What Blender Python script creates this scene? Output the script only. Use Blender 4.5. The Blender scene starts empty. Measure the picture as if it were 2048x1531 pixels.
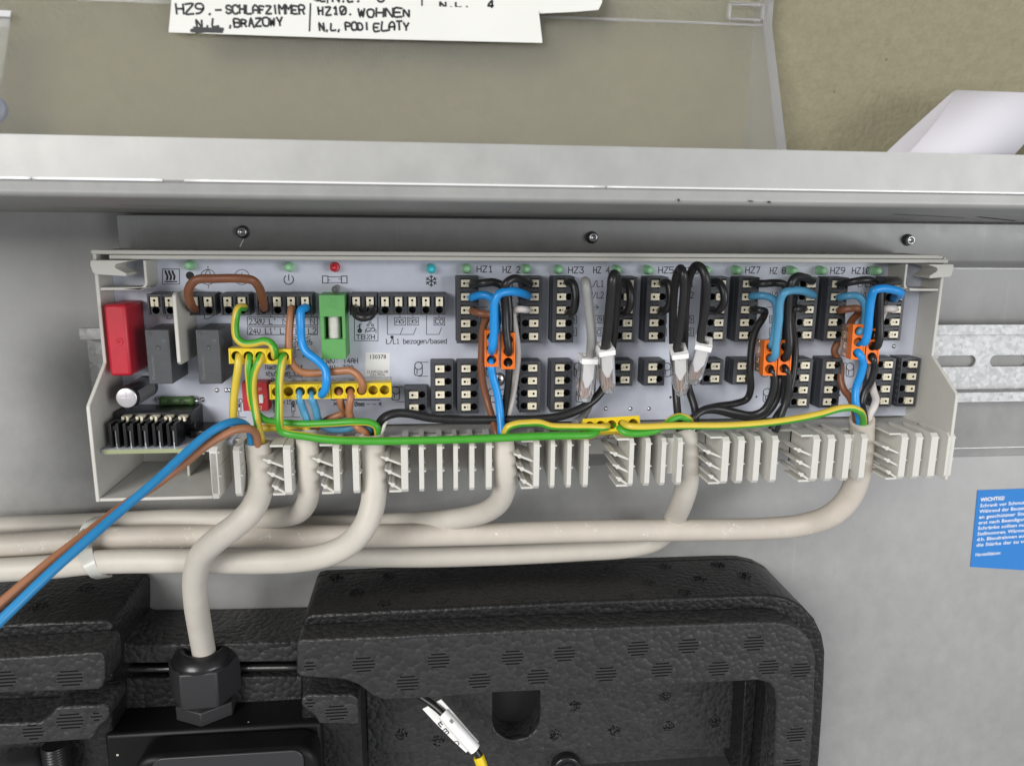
import bpy, bmesh, math, random
from math import sin, cos, pi, radians
from mathutils import Vector, Matrix
random.seed(7)
scene = bpy.context.scene
COL = scene.collection

# ------------------------------------------------------------------ camera
# lengths are authored in millimetres: X to the right, h out of the cabinet's back wall, Z up
YAW, PITCH, ROLL, FPX, CAMH = radians(6.074), radians(11.749), radians(.579), 1540.0, 326.07
_f = Vector((sin(YAW)*cos(PITCH), cos(YAW)*cos(PITCH), -sin(PITCH)))
_r = Vector((cos(YAW), -sin(YAW), 0)); _u = _r.cross(_f)
_r2 = _r*cos(ROLL)+_u*sin(ROLL); _u2 = -_r*sin(ROLL)+_u*cos(ROLL)
def P(px, py, h):
    """point of the photo (2048 px wide) at h mm in front of the back wall -> (X, h, Z) in mm"""
    d = _r2*((px-1024)/FPX) - _u2*((py-765.5)/FPX) + _f
    t = (CAMH-h)/d.y
    return (d.x*t, h, d.z*t)
cam = bpy.data.cameras.new('camera'); camo = bpy.data.objects.new('camera', cam); COL.objects.link(camo)
cam.sensor_width = 36; cam.lens = FPX/2048*36; cam.clip_start = .005; cam.clip_end = 50
camo.matrix_world = Matrix(((_r2.x, _u2.x, -_f.x, 0), (_r2.y, _u2.y, -_f.y, -CAMH/1000), (_r2.z, _u2.z, -_f.z, 0), (0, 0, 0, 1)))
cam.dof.use_dof = True; cam.dof.focus_distance = .30; cam.dof.aperture_fstop = 24
scene.camera = camo
# ------------------------------------------------------------------ light
w = bpy.data.worlds.new('World'); scene.world = w; w.use_nodes = True
bg = w.node_tree.nodes['Background']; bg.inputs[0].default_value = (.96, .97, 1.0, 1); bg.inputs[1].default_value = .40
def area(name, loc, target, size, power, col=(1, 1, 1)):
    l = bpy.data.lights.new(name, 'AREA'); l.shape = 'RECTANGLE'; l.size, l.size_y = size; l.energy = power; l.color = col
    o = bpy.data.objects.new(name, l); COL.objects.link(o); o.location = loc
    o.rotation_euler = (Vector(target)-Vector(loc)).to_track_quat('-Z', 'Y').to_euler()
    return o
area('window_light', (-1.25, -2.1, .75), (.05, 0, -.06), (1.15, 1.15), 55, (1, .98, .95))
area('room_light', (1.5, -1.8, -.05), (.05, 0, -.1), (.9, .9), 20, (.97, .985, 1))
scene.view_settings.view_transform = 'Standard'; scene.view_settings.look = 'None'
scene.view_settings.exposure = 0; scene.view_settings.gamma = 1
scene.view_settings.use_curve_mapping = False

# ------------------------------------------------------------------ materials
def srgb(r, g, b):
    f = lambda c: (c/255/12.92 if c <= 10 else ((c/255+.055)/1.055)**2.4)
    return (f(r), f(g), f(b), 1)
MATS = {}
def mat(name, col, rough=.5, metal=0, spec=.5, var=0, vscale=60, bump=0, bscale=900, bdist=.0002, coat=0, **kw):
    m = bpy.data.materials.new(name); m.use_nodes = True; nt = m.node_tree; b = nt.nodes['Principled BSDF']
    b.inputs['Base Color'].default_value = col; b.inputs['Roughness'].default_value = rough
    b.inputs['Metallic'].default_value = metal; b.inputs['Specular IOR Level'].default_value = spec
    if coat: b.inputs['Coat Weight'].default_value = coat; b.inputs['Coat Roughness'].default_value = .15
    for k, v in kw.items(): b.inputs[k.replace('_', ' ')].default_value = v
    if var or bump:
        tc = nt.nodes.new('ShaderNodeNewGeometry')
    if var:
        n = nt.nodes.new('ShaderNodeTexNoise'); n.inputs['Scale'].default_value = vscale; n.inputs['Detail'].default_value = 6
        n.inputs['Roughness'].default_value = .65
        nt.links.new(tc.outputs['Position'], n.inputs['Vector'])
        rp = nt.nodes.new('ShaderNodeMapRange'); rp.inputs[1].default_value = .25; rp.inputs[2].default_value = .75
        rp.inputs[3].default_value = 1-var; rp.inputs[4].default_value = 1+var
        nt.links.new(n.outputs['Fac'], rp.inputs[0])
        mx = nt.nodes.new('ShaderNodeVectorMath'); mx.operation = 'SCALE'; mx.inputs[0].default_value = col[:3]
        nt.links.new(rp.outputs[0], mx.inputs['Scale']); nt.links.new(mx.outputs[0], b.inputs['Base Color'])
        rr = nt.nodes.new('ShaderNodeMapRange'); rr.inputs[3].default_value = max(0, rough-.08); rr.inputs[4].default_value = min(1, rough+.08)
        nt.links.new(n.outputs['Fac'], rr.inputs[0]); nt.links.new(rr.outputs[0], b.inputs['Roughness'])
    if bump:
        n2 = nt.nodes.new('ShaderNodeTexNoise'); n2.inputs['Scale'].default_value = bscale; n2.inputs['Detail'].default_value = 3
        nt.links.new(tc.outputs['Position'], n2.inputs['Vector'])
        bp = nt.nodes.new('ShaderNodeBump'); bp.inputs['Strength'].default_value = bump; bp.inputs['Distance'].default_value = bdist
        nt.links.new(n2.outputs['Fac'], bp.inputs['Height']); nt.links.new(bp.outputs[0], b.inputs['Normal'])
    MATS[name] = m; return m
def nodes(m): return m.node_tree.nodes, m.node_tree.links, m.node_tree.nodes['Principled BSDF']

mat('cabinet_grey', (.355, .355, .348, 1), .5, 0, .4, var=.05, vscale=45, bump=.12, bscale=1500)
mat('flange_grey', (.365, .365, .354, 1), .42, 0, .5, var=.06, vscale=90, bump=.08, bscale=1800)
mat('zinc', (.4, .41, .43, 1), .5, .55, .5, var=.1, vscale=240, bump=.15, bscale=700)
mat('housing_white', (.55, .54, .495, 1), .48, 0, .4, var=.03, vscale=200, bump=.07, bscale=2500)
mat('comb_white', (.60, .59, .545, 1), .45, 0, .4, var=.04, vscale=300, bump=.06, bscale=2500)
mat('board_white', (.56, .59, .68, 1), .34, 0, .5, var=.05, vscale=160, bump=.03, bscale=1200)
mat('print_black', (.02, .02, .025, 1), .6)
mat('print_white', (.8, .8, .8, 1), .5)
mat('ink', (.012, .012, .016, 1), .55)
mat('block_grey', (.050, .053, .062, 1), .46, 0, .45, var=.15, vscale=500, bump=.15, bscale=4000, bdist=.0001)
mat('hole_black', (.004, .004, .004, 1), .6)
mat('lever_cream', (.76, .71, .56, 1), .42, 0, .4, var=.06, vscale=900)
mat('relay_red', (.46, .014, .030, 1), .42, 0, .5, var=.08, vscale=250, bump=.1, bscale=2500)
mat('relay_grey', (.060, .063, .068, 1), .42, 0, .5, var=.12, vscale=300, bump=.12, bscale=3000)
mat('relay_print', (.16, .16, .165, 1), .6)
mat('fuse_green', (.115, .36, .105, 1), .5, 0, .4, var=.06, vscale=400)
mat('ceramic', (.62, .60, .56, 1), .5, 0, .5, var=.15, vscale=600)
mat('led_green', (.36, .70, .40, 1), .25, 0, .5, coat=.5)
mat('led_red', (.62, .015, .03, 1), .22, 0, .5, coat=.6)
mat('led_cyan', (.04, .60, .68, 1), .22, 0, .5, coat=.6)
mat('sheath', (.565, .53, .47, 1), .48, 0, .4, var=.05, vscale=120, bump=.15, bscale=700, bdist=.0003)
mat('sheath_dusty', (.545, .495, .43, 1), .5, 0, .4, var=.06, vscale=120, bump=.15, bscale=700, bdist=.0003)
mat('wire_blue', (.012, .27, .70, 1), .36, 0, .5, var=.06, vscale=250)
mat('wire_blue_dull', (.075, .285, .47, 1), .38, 0, .5, var=.06, vscale=250)
mat('wire_blue_mid', (.022, .24, .52, 1), .38, 0, .5, var=.06, vscale=250)
mat('wire_brown', (.20, .075, .035, 1), .42, 0, .5, var=.10, vscale=250)
mat('wire_tan', (.36, .155, .075, 1), .42, 0, .5, var=.08, vscale=250)
mat('wire_black', (.016, .016, .017, 1), .36, 0, .5, var=.15, vscale=400)
mat('wire_grey', (.30, .30, .295, 1), .42, 0, .4, var=.06, vscale=300)
mat('wire_white', (.60, .555, .53, 1), .45, 0, .4)
mat('wire_yellow', (.66, .49, .055, 1), .38, 0, .5, var=.05, vscale=300)
mat('wire_green', (.055, .33, .025, 1), .38, 0, .5, var=.08, vscale=300)
mat('conn_yellow', (.76, .56, .012, 1), .4, 0, .5, var=.04, vscale=500)
mat('conn_orange', (.80, .17, .010, 1), .38, 0, .5, var=.04, vscale=500)
mat('conn_orange_in', (.22, .045, .006, 1), .6)
mat('conn_yellow_in', (.34, .20, .006, 1), .6)
mat('tie_white', (.62, .60, .54, 1), .35, 0, .5, Subsurface_Weight=.1)
mat('plug_white', (.90, .89, .88, 1), .35, 0, .5)
mat('copper', (.62, .34, .22, 1), .35, .8)
mat('pin_metal', (.70, .70, .72, 1), .28, 1)
mat('steel_dark', (.20, .20, .20, 1), .3, .9)
mat('paper', (.70, .70, .665, 1), .8, 0, .2, var=.02, vscale=60)
mat('paper_lilac', (.60, .585, .63, 1), .8, 0, .2, var=.03, vscale=40)
mat('sticker_blue', (.035, .205, .56, 1), .6, 0, .2)
mat('sticker_white', (.72, .72, .70, 1), .5)
mat('cap_silver', (.72, .70, .72, 1), .28, .7)
mat('cap_sleeve', (.018, .018, .020, 1), .25)
mat('resistor_green', (.055, .115, .035, 1), .5, 0, .4, bump=.2, bscale=1500)
mat('dip_red', (.50, .025, .035, 1), .45)
mat('pcb_edge', (.33, .36, .20, 1), .5)
mat('gland_black', (.012, .012, .013, 1), .28, 0, .5)
mat('hex_black', (.028, .028, .030, 1), .45, 0, .5, bump=.15, bscale=3000)
mat('pipe_metal', (.12, .12, .12, 1), .3, .9, bump=.3, bscale=500)
mat('mark_dark', (.003, .003, .003, 1), .8, 0, .2)
mat('foam_smooth', (.034, .034, .035, 1), .5, 0, .4)
mat('highlight_white', (.95, .95, .94, 1), .3, .3)  # near-white colour for highlights painted along the sheet bends
mat('bag_blue', (.03, .07, .25, 1), .4)
mat('bag_grey', (.42, .42, .43, 1), .4)

m = MATS['zinc']; N, L, B = nodes(m); g = N.new('ShaderNodeNewGeometry'); v = N.new('ShaderNodeTexVoronoi'); v.inputs['Scale'].default_value = 600
L.new(g.outputs['Position'], v.inputs['Vector']); sp = N.new('ShaderNodeSeparateColor'); L.new(v.outputs['Color'], sp.inputs[0])
mr = N.new('ShaderNodeMapRange'); mr.inputs[3].default_value = .36; mr.inputs[4].default_value = .50; L.new(sp.outputs[0], mr.inputs[0])
cc = N.new('ShaderNodeCombineColor'); [L.new(mr.outputs[0], cc.inputs[i]) for i in range(3)]; L.new(cc.outputs[0], B.inputs['Base Color'])
# pump box with sparse plaster dust
m = mat('pump_black', (.006, .006, .0065, 1), .45, 0, .25, bump=.2, bscale=900)
N, L, B = nodes(m); g = N.new('ShaderNodeNewGeometry'); v = N.new('ShaderNodeTexVoronoi'); v.inputs['Scale'].default_value = 240
L.new(g.outputs['Position'], v.inputs['Vector'])
t1 = N.new('ShaderNodeMath'); t1.operation = 'LESS_THAN'; t1.inputs[1].default_value = .16; L.new(v.outputs['Distance'], t1.inputs[0])
sp = N.new('ShaderNodeSeparateColor'); L.new(v.outputs['Color'], sp.inputs[0])
t2 = N.new('ShaderNodeMath'); t2.operation = 'GREATER_THAN'; t2.inputs[1].default_value = .975; L.new(sp.outputs[0], t2.inputs[0])
t3 = N.new('ShaderNodeMath'); t3.operation = 'MULTIPLY'; L.new(t1.outputs[0], t3.inputs[0]); L.new(t2.outputs[0], t3.inputs[1])
mx = N.new('ShaderNodeMix'); mx.data_type = 'RGBA'; mx.inputs['A'].default_value = (.006, .006, .0065, 1); mx.inputs['B'].default_value = (.5, .46, .4, 1)
L.new(t3.outputs[0], mx.inputs['Factor']); L.new(mx.outputs['Result'], B.inputs['Base Color'])

# galvanised sheet: cloudy mottling, small specks and fine scratches
for nm, sc_ in (('cabinet_grey', 1.0), ('flange_grey', .8)):
    m = MATS[nm]; N, L, B = nodes(m); g = N.new('ShaderNodeNewGeometry'); old = B.inputs['Base Color'].links[0].from_socket
    a1 = N.new('ShaderNodeTexNoise'); a1.inputs['Scale'].default_value = 130; a1.inputs['Detail'].default_value = 6; a1.inputs['Roughness'].default_value = .7
    a2 = N.new('ShaderNodeTexNoise'); a2.inputs['Scale'].default_value = 14; a2.inputs['Detail'].default_value = 5; a2.inputs['Distortion'].default_value = .6
    mp = N.new('ShaderNodeMapping'); mp.inputs['Scale'].default_value = (1.0, 1.0, .75)
    L.new(g.outputs['Position'], mp.inputs['Vector'])
    L.new(mp.outputs[0], a1.inputs['Vector']); L.new(g.outputs['Position'], a2.inputs['Vector'])
    r1 = N.new('ShaderNodeMapRange'); r1.inputs[1].default_value = .3; r1.inputs[2].default_value = .7; r1.inputs[3].default_value = 1-.06*sc_; r1.inputs[4].default_value = 1+.06*sc_; L.new(a1.outputs['Fac'], r1.inputs[0])
    r2 = N.new('ShaderNodeMapRange'); r2.inputs[1].default_value = .3; r2.inputs[2].default_value = .7; r2.inputs[3].default_value = 1-.05*sc_; r2.inputs[4].default_value = 1+.05*sc_; L.new(a2.outputs['Fac'], r2.inputs[0])
    # scratches: a few thin bright lines
    s1 = N.new('ShaderNodeTexNoise'); s1.inputs['Scale'].default_value = 30; s1.inputs['Detail'].default_value = 1; s1.inputs['Distortion'].default_value = .2
    mp2 = N.new('ShaderNodeMapping'); mp2.inputs['Scale'].default_value = (22, 1, .6); mp2.inputs['Rotation'].default_value = (0, .5, 0); L.new(g.outputs['Position'], mp2.inputs['Vector']); L.new(mp2.outputs[0], s1.inputs['Vector'])
    s2 = N.new('ShaderNodeMapRange'); s2.inputs[1].default_value = .735; s2.inputs[2].default_value = .75; s2.inputs[4].default_value = .06; L.new(s1.outputs['Fac'], s2.inputs[0])
    mu = N.new('ShaderNodeMath'); mu.operation = 'MULTIPLY'; L.new(r1.outputs[0], mu.inputs[0]); L.new(r2.outputs[0], mu.inputs[1])
    ad = N.new('ShaderNodeMath'); L.new(mu.outputs[0], ad.inputs[0]); L.new(s2.outputs[0], ad.inputs[1])
    vm = N.new('ShaderNodeVectorMath'); vm.operation = 'SCALE'; L.new(old, vm.inputs[0]); L.new(ad.outputs[0], vm.inputs['Scale']); L.new(vm.outputs[0], B.inputs['Base Color'])
    rr = N.new('ShaderNodeMapRange'); rr.inputs[3].default_value = .36; rr.inputs[4].default_value = .60; L.new(a1.outputs['Fac'], rr.inputs[0]); L.new(rr.outputs[0], B.inputs['Roughness'])
    B.inputs['Metallic'].default_value = .35

# expanded foam: beads pressed together
def foam(name, col, scale, strength):
    m = mat(name, col, .45, 0, .4)
    N, L, B = nodes(m); g = N.new('ShaderNodeNewGeometry')
    nz = N.new('ShaderNodeTexNoise'); nz.inputs['Scale'].default_value = scale*.35; L.new(g.outputs['Position'], nz.inputs['Vector'])
    ad = N.new('ShaderNodeVectorMath'); ad.operation = 'MULTIPLY_ADD'; ad.inputs[1].default_value = (.0022,)*3
    L.new(nz.outputs['Color'], ad.inputs[0]); L.new(g.outputs['Position'], ad.inputs[2])
    v = N.new('ShaderNodeTexVoronoi'); v.inputs['Scale'].default_value = scale; L.new(ad.outputs[0], v.inputs['Vector'])
    f = N.new('ShaderNodeTexVoronoi'); f.feature = 'SMOOTH_F1'; f.inputs['Smoothness'].default_value = .22; f.inputs['Scale'].default_value = scale; L.new(ad.outputs[0], f.inputs['Vector'])
    s2 = N.new('ShaderNodeSeparateColor'); L.new(v.outputs['Color'], s2.inputs[0])
    d = N.new('ShaderNodeMath'); d.operation = 'MULTIPLY'; L.new(f.outputs['Distance'], d.inputs[0]); L.new(f.outputs['Distance'], d.inputs[1])
    sm = N.new('ShaderNodeMath'); sm.operation = 'MULTIPLY'; sm.inputs[1].default_value = -2.0; L.new(d.outputs[0], sm.inputs[0])
    bp = N.new('ShaderNodeBump'); bp.inputs['Strength'].default_value = strength; bp.inputs['Distance'].default_value = .0007
    L.new(sm.outputs[0], bp.inputs['Height']); L.new(bp.outputs[0], B.inputs['Normal'])
    sc = N.new('ShaderNodeMapRange'); sc.inputs[3].default_value = .8; sc.inputs[4].default_value = 1.3; L.new(s2.outputs[1], sc.inputs[0])
    vm = N.new('ShaderNodeVectorMath'); vm.operation = 'SCALE'; vm.inputs[0].default_value = col[:3]; L.new(sc.outputs[0], vm.inputs['Scale'])
    L.new(vm.outputs[0], B.inputs['Base Color'])
    return m
foam('foam_black', (.026, .026, .0265, 1), 440, .42)
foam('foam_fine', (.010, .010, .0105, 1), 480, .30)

# dusty scuffs for the long cable
m = MATS['sheath_dusty']; N, L, B = nodes(m); g = N.new('ShaderNodeNewGeometry')
n1 = N.new('ShaderNodeTexNoise'); n1.inputs['Scale'].default_value = 800; n1.inputs['Detail'].default_value = 2; n1.inputs['Distortion'].default_value = 1.2
n2 = N.new('ShaderNodeTexNoise'); n2.inputs['Scale'].default_value = 130; n2.inputs['Detail'].default_value = 4
for n in (n1, n2): L.new(g.outputs['Position'], n.inputs['Vector'])
ml = N.new('ShaderNodeMath'); ml.operation = 'MULTIPLY'; L.new(n1.outputs['Fac'], ml.inputs[0]); L.new(n2.outputs['Fac'], ml.inputs[1])
mr = N.new('ShaderNodeMapRange'); mr.inputs[1].default_value = .372; mr.inputs[2].default_value = .42; mr.inputs[4].default_value = .6; L.new(ml.outputs[0], mr.inputs[0])
mx = N.new('ShaderNodeMix'); mx.data_type = 'RGBA'; mx.inputs['A'].default_value = (.545, .495, .43, 1); mx.inputs['B'].default_value = (.80, .77, .72, 1)
old = B.inputs['Base Color'].links[0].from_socket; L.new(old, mx.inputs['A'])
L.new(mr.outputs[0], mx.inputs['Factor']); L.new(mx.outputs['Result'], B.inputs['Base Color'])

# green plasterboard paper
m = mat('plasterboard', (.24, .222, .148, 1), .9, 0, .2, var=.11, vscale=420, bump=.55, bscale=700, bdist=.0008)
N, L, B = nodes(m); g = N.new('ShaderNodeNewGeometry'); v = N.new('ShaderNodeTexVoronoi'); v.inputs['Scale'].default_value = 330
L.new(g.outputs['Position'], v.inputs['Vector'])
t1 = N.new('ShaderNodeMath'); t1.operation = 'LESS_THAN'; t1.inputs[1].default_value = .15; L.new(v.outputs['Distance'], t1.inputs[0])
sp = N.new('ShaderNodeSeparateColor'); L.new(v.outputs['Color'], sp.inputs[0])
t2 = N.new('ShaderNodeMath'); t2.operation = 'GREATER_THAN'; t2.inputs[1].default_value = .965; L.new(sp.outputs[0], t2.inputs[0])
t3 = N.new('ShaderNodeMath'); t3.operation = 'MULTIPLY'; L.new(t1.outputs[0], t3.inputs[0]); L.new(t2.outputs[0], t3.inputs[1])
t5 = N.new('ShaderNodeMath'); t5.operation = 'MULTIPLY'; t5.inputs[1].default_value = .55; L.new(t3.outputs[0], t5.inputs[0])
sel = N.new('ShaderNodeMix'); sel.data_type = 'RGBA'; sel.inputs['A'].default_value = (.10, .085, .05, 1); sel.inputs['B'].default_value = (.6, .58, .47, 1)
t4 = N.new('ShaderNodeMath'); t4.operation = 'GREATER_THAN'; t4.inputs[1].default_value = .5; L.new(sp.outputs[1], t4.inputs[0]); L.new(t4.outputs[0], sel.inputs['Factor'])
mx = N.new('ShaderNodeMix'); mx.data_type = 'RGBA'; old = B.inputs['Base Color'].links[0].from_socket
L.new(old, mx.inputs['A']); L.new(sel.outputs['Result'], mx.inputs['B']); L.new(t5.outputs[0], mx.inputs['Factor']); L.new(mx.outputs['Result'], B.inputs['Base Color'])

def clear(name, col, rough, mixdiff, ior=1.46):
    m = mat(name, col, rough, 0, .5, IOR=ior, Transmission_Weight=1-mixdiff); return m
clear('lid_smoky', (.84, .83, .77, 1), .24, .09, 1.12)
clear('lid_edge', (.76, .76, .77, 1), .2, .20, 1.15)
clear('plug_clear', (.97, .97, .98, 1), .05, .13, 1.4)
clear('conn_clear', (.80, .80, .80, 1), .10, .18, 1.3)
clear('conn_amber', (.80, .62, .50, 1), .12, .22, 1.3)

# ------------------------------------------------------------------ mesh building
class MB:
    def __init__(s): s.v = []; s.f = []; s.m = []; s.sm = []
    def add(s, vs, fs, mi=0, smooth=False):
        n = len(s.v); s.v += [tuple(p) for p in vs]
        for f in fs: s.f.append([i+n for i in f]); s.m.append(mi); s.sm.append(smooth)
        return s
    def box(s, x0, x1, h0, h1, z0, z1, mi=0):
        x0, x1 = min(x0, x1), max(x0, x1); h0, h1 = min(h0, h1), max(h0, h1); z0, z1 = min(z0, z1), max(z0, z1)
        vs = [(x, h, z) for z in (z0, z1) for h in (h1, h0) for x in (x0, x1)]
        return s.add(vs, [(0, 2, 3, 1), (4, 5, 7, 6), (0, 1, 5, 4), (2, 6, 7, 3), (0, 4, 6, 2), (1, 3, 7, 5)], mi)
    def prism(s, poly, h0, h1, mi=0, mtop=None, axis='h', inset=0):
        """poly extruded: axis h -> poly is (X,Z); axis x -> poly is (h,Z); axis z -> poly is (X,h)"""
        a = sum(p[0]*q[1]-q[0]*p[1] for p, q in zip(poly, poly[1:]+poly[:1]))
        if a < 0: poly = poly[::-1]
        n = len(poly); k = {'h': lambda p, e: (p[0], e, p[1]), 'x': lambda p, e: (e, p[0], p[1]), 'z': lambda p, e: (p[0], p[1], e)}[axis]
        vs = [k(p, h0) for p in poly]+[k(p, h1) for p in poly]
        s.add(vs, [(i, (i+1) % n, n+(i+1) % n, n+i) for i in range(n)]+[tuple(range(n))[::-1]], mi)
        s.add(vs[n:], [tuple(range(n))], mi if mtop is None else mtop)
        return s
    def cyl(s, c, r, l, axis='h', n=24, mi=0, r2=None, cap=None, smooth=True):
        r2 = r if r2 is None else r2
        ax = {'h': ((1, 0, 0), (0, 0, 1), (0, 1, 0)), 'x': ((0, 1, 0), (0, 0, 1), (1, 0, 0)), 'z': ((1, 0, 0), (0, 1, 0), (0, 0, 1))}[axis] if isinstance(axis, str) else axis
        a, b, d = [Vector(q) for q in ax]; c = Vector(c)
        v0 = [c+a*r*cos(2*pi*i/n)+b*r*sin(2*pi*i/n) for i in range(n)]
        v1 = [c+d*l+a*r2*cos(2*pi*i/n)+b*r2*sin(2*pi*i/n) for i in range(n)]
        s.add(v0+v1, [(i, (i+1) % n, n+(i+1) % n, n+i) for i in range(n)], mi, smooth)
        s.add(v0, [tuple(range(n))[::-1]], mi); s.add(v1, [tuple(range(n))], mi if cap is None else cap)
        return s
    def lathe(s, c, prof, axis='h', n=24, mi=0, smooth=True):
        ax = {'h': ((1, 0, 0), (0, 0, 1), (0, 1, 0)), 'z': ((1, 0, 0), (0, 1, 0), (0, 0, 1))}[axis] if isinstance(axis, str) else axis
        a, b, d = [Vector(q) for q in ax]; c = Vector(c); vs = []
        for r, t in prof:
            for i in range(n): vs.append(c+d*t+a*r*cos(2*pi*i/n)+b*r*sin(2*pi*i/n))
        fs = []
        for j in range(len(prof)-1):
            for i in range(n): fs.append((j*n+i, j*n+(i+1) % n, (j+1)*n+(i+1) % n, (j+1)*n+i))
        s.add(vs, fs, mi, smooth); k = (len(prof)-1)*n
        s.add(vs[k:], [tuple(range(n))], mi); s.add(vs[:n], [tuple(range(n))[::-1]], mi)
        return s
    def holed(s, cx, cz, w0, w1, d0, d1, r, htop, hbot, mi=0, mh=1, n=8, put=None):
        """flat face with a round hole; local (u,v) rectangle w0..w1 x d0..d1 round (cx,cz); put maps (u,v,h)"""
        put = put or (lambda u, v, h: (u, h, v))
        ring = []; rect = []
        for i in range(n*2):
            a = 2*pi*i/(n*2); ring.append((cx+r*cos(a), cz+r*sin(a)))
            c_, s_ = cos(a), sin(a)
            tu = (w1-cx if c_ > 0 else cx-w0)/max(1e-9, abs(c_)); tv = (d1-cz if s_ > 0 else cz-d0)/max(1e-9, abs(s_)); t = min(tu, tv)
            rect.append((cx+t*c_, cz+t*s_))
        # snap nearest samples to the corners
        for co in ((w0, d0), (w0, d1), (w1, d0), (w1, d1)):
            j = min(range(n*2), key=lambda q: (rect[q][0]-co[0])**2+(rect[q][1]-co[1])**2); rect[j] = co
        k = n*2
        vs = [put(*p, htop) for p in rect]+[put(*p, htop) for p in ring]+[put(*p, hbot) for p in ring]
        s.add(vs, [(i, (i+1) % k, k+(i+1) % k, k+i) for i in range(k)], mi)
        s.add(vs, [(k+i, k+(i+1) % k, 2*k+(i+1) % k, 2*k+i) for i in range(k)]+[tuple(range(2*k, 3*k))], mh)
        return s
    def tube(s, pts, r, seg=14, mi=0, stripe=None, sub=9, caps=True, twist=0, rings=None, flat=1, flen=None):
        """smooth tube through pts; stripe=(mi_a, mi_b, angle) splits it lengthwise; flat squeezes it along its b axis"""
        p = [Vector(q) for q in pts]
        path = spline(p, sub); nrm = None; vs = []; n = len(path); acc = 0
        for i, q in enumerate(path):
            t = (path[min(i+1, n-1)]-path[max(i-1, 0)]).normalized()
            if nrm is None:
                nrm = Vector((0, 1, 0)) if abs(t.y) < .9 else Vector((1, 0, 0))
            nrm = (nrm-t*nrm.dot(t)).normalized(); b = t.cross(nrm)
            # keep the reference pointing out of the wall where possible
            ref = Vector((0, 1, 0)); ref = ref-t*ref.dot(t)
            if ref.length > .35: nrm = (nrm*.8+ref.normalized()*.2).normalized(); b = t.cross(nrm)
            rr = r(i/(n-1)) if callable(r) else r
            for k in range(seg):
                a = 2*pi*k/seg+twist*i/n
                vs.append(q+nrm*rr*cos(a)*flat+b*rr*sin(a))
        base = len(s.v); s.v += [tuple(q) for q in vs]
        for i in range(n-1):
            for k in range(seg):
                s.f.append([base+i*seg+k, base+i*seg+(k+1) % seg, base+(i+1)*seg+(k+1) % seg, base+(i+1)*seg+k])
                if stripe:
                    a = (2*pi*(k+.5)/seg-stripe[2]) % (2*pi); s.m.append(stripe[0] if a < pi else stripe[1])
                else: s.m.append(mi)
                s.sm.append(True)
        if caps:
            m0 = stripe[0] if stripe else mi
            s.f.append([base+k for k in range(seg)][::-1]); s.m.append(m0); s.sm.append(False)
            s.f.append([base+(n-1)*seg+k for k in range(seg)]); s.m.append(m0); s.sm.append(False)
        return s
    def stroke(s, pts, wd, frame, mi=0, lift=0):
        """flat ribbon along 2-D pts; frame maps (x,y,lift) to (X,h,Z)"""
        q = [Vector((a, b)) for a, b in pts]
        out = [q[0]]
        for a in q[1:]:
            if (a-out[-1]).length > 1e-6: out.append(a)
        q = out; n = len(q)
        if n < 2: return s
        closed = (q[0]-q[-1]).length < 1e-6
        if closed: q = q[:-1]; n -= 1
        vs = []
        for i in range(n):
            a = q[i-1] if (i or closed) else None; b = q[(i+1) % n] if (i < n-1 or closed) else None
            d1 = (q[i]-a).normalized() if a is not None else None; d2 = (b-q[i]).normalized() if b is not None else None
            if d1 is None: d1 = d2
            if d2 is None: d2 = d1
            n1 = Vector((-d1.y, d1.x)); n2 = Vector((-d2.y, d2.x)); mv = n1+n2
            if mv.length < .3: mv = n1
            mv.normalize(); k = wd/2/max(.5, mv.dot(n1)); c = q[i]
            e = Vector((0, 0))
            if not closed and i == 0: e = -d1*wd*.35
            if not closed and i == n-1: e = d1*wd*.35
            vs += [c+e+mv*k, c+e-mv*k]
        lim = n if closed else n-1
        s.add([frame(p.x, p.y, lift) for p in vs], [(2*i, 2*((i+1) % n), 2*((i+1) % n)+1, 2*i+1) for i in range(lim)], mi)
        return s

def spline(p, sub):
    if len(p) == 2: return [p[0].lerp(p[1], i/sub) for i in range(sub+1)]
    q = [p[0]*2-p[1]]+p+[p[-1]*2-p[-2]]; out = []
    for i in range(1, len(q)-2):
        a, b, c, d = q[i-1:i+3]
        t0 = 0; t1 = t0+max(1e-4, (b-a).length)**.5; t2 = t1+max(1e-4, (c-b).length)**.5; t3 = t2+max(1e-4, (d-c).length)**.5
        for k in range(sub):
            t = t1+(t2-t1)*k/sub
            A1 = a*((t1-t)/(t1-t0))+b*((t-t0)/(t1-t0)); A2 = b*((t2-t)/(t2-t1))+c*((t-t1)/(t2-t1)); A3 = c*((t3-t)/(t3-t2))+d*((t-t2)/(t3-t2))
            B1 = A1*((t2-t)/(t2-t0))+A2*((t-t0)/(t2-t0)); B2 = A2*((t3-t)/(t3-t1))+A3*((t-t1)/(t3-t1))
            out.append(B1*((t2-t)/(t2-t1))+B2*((t-t1)/(t2-t1)))
    out.append(p[-1].copy()); return out

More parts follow.
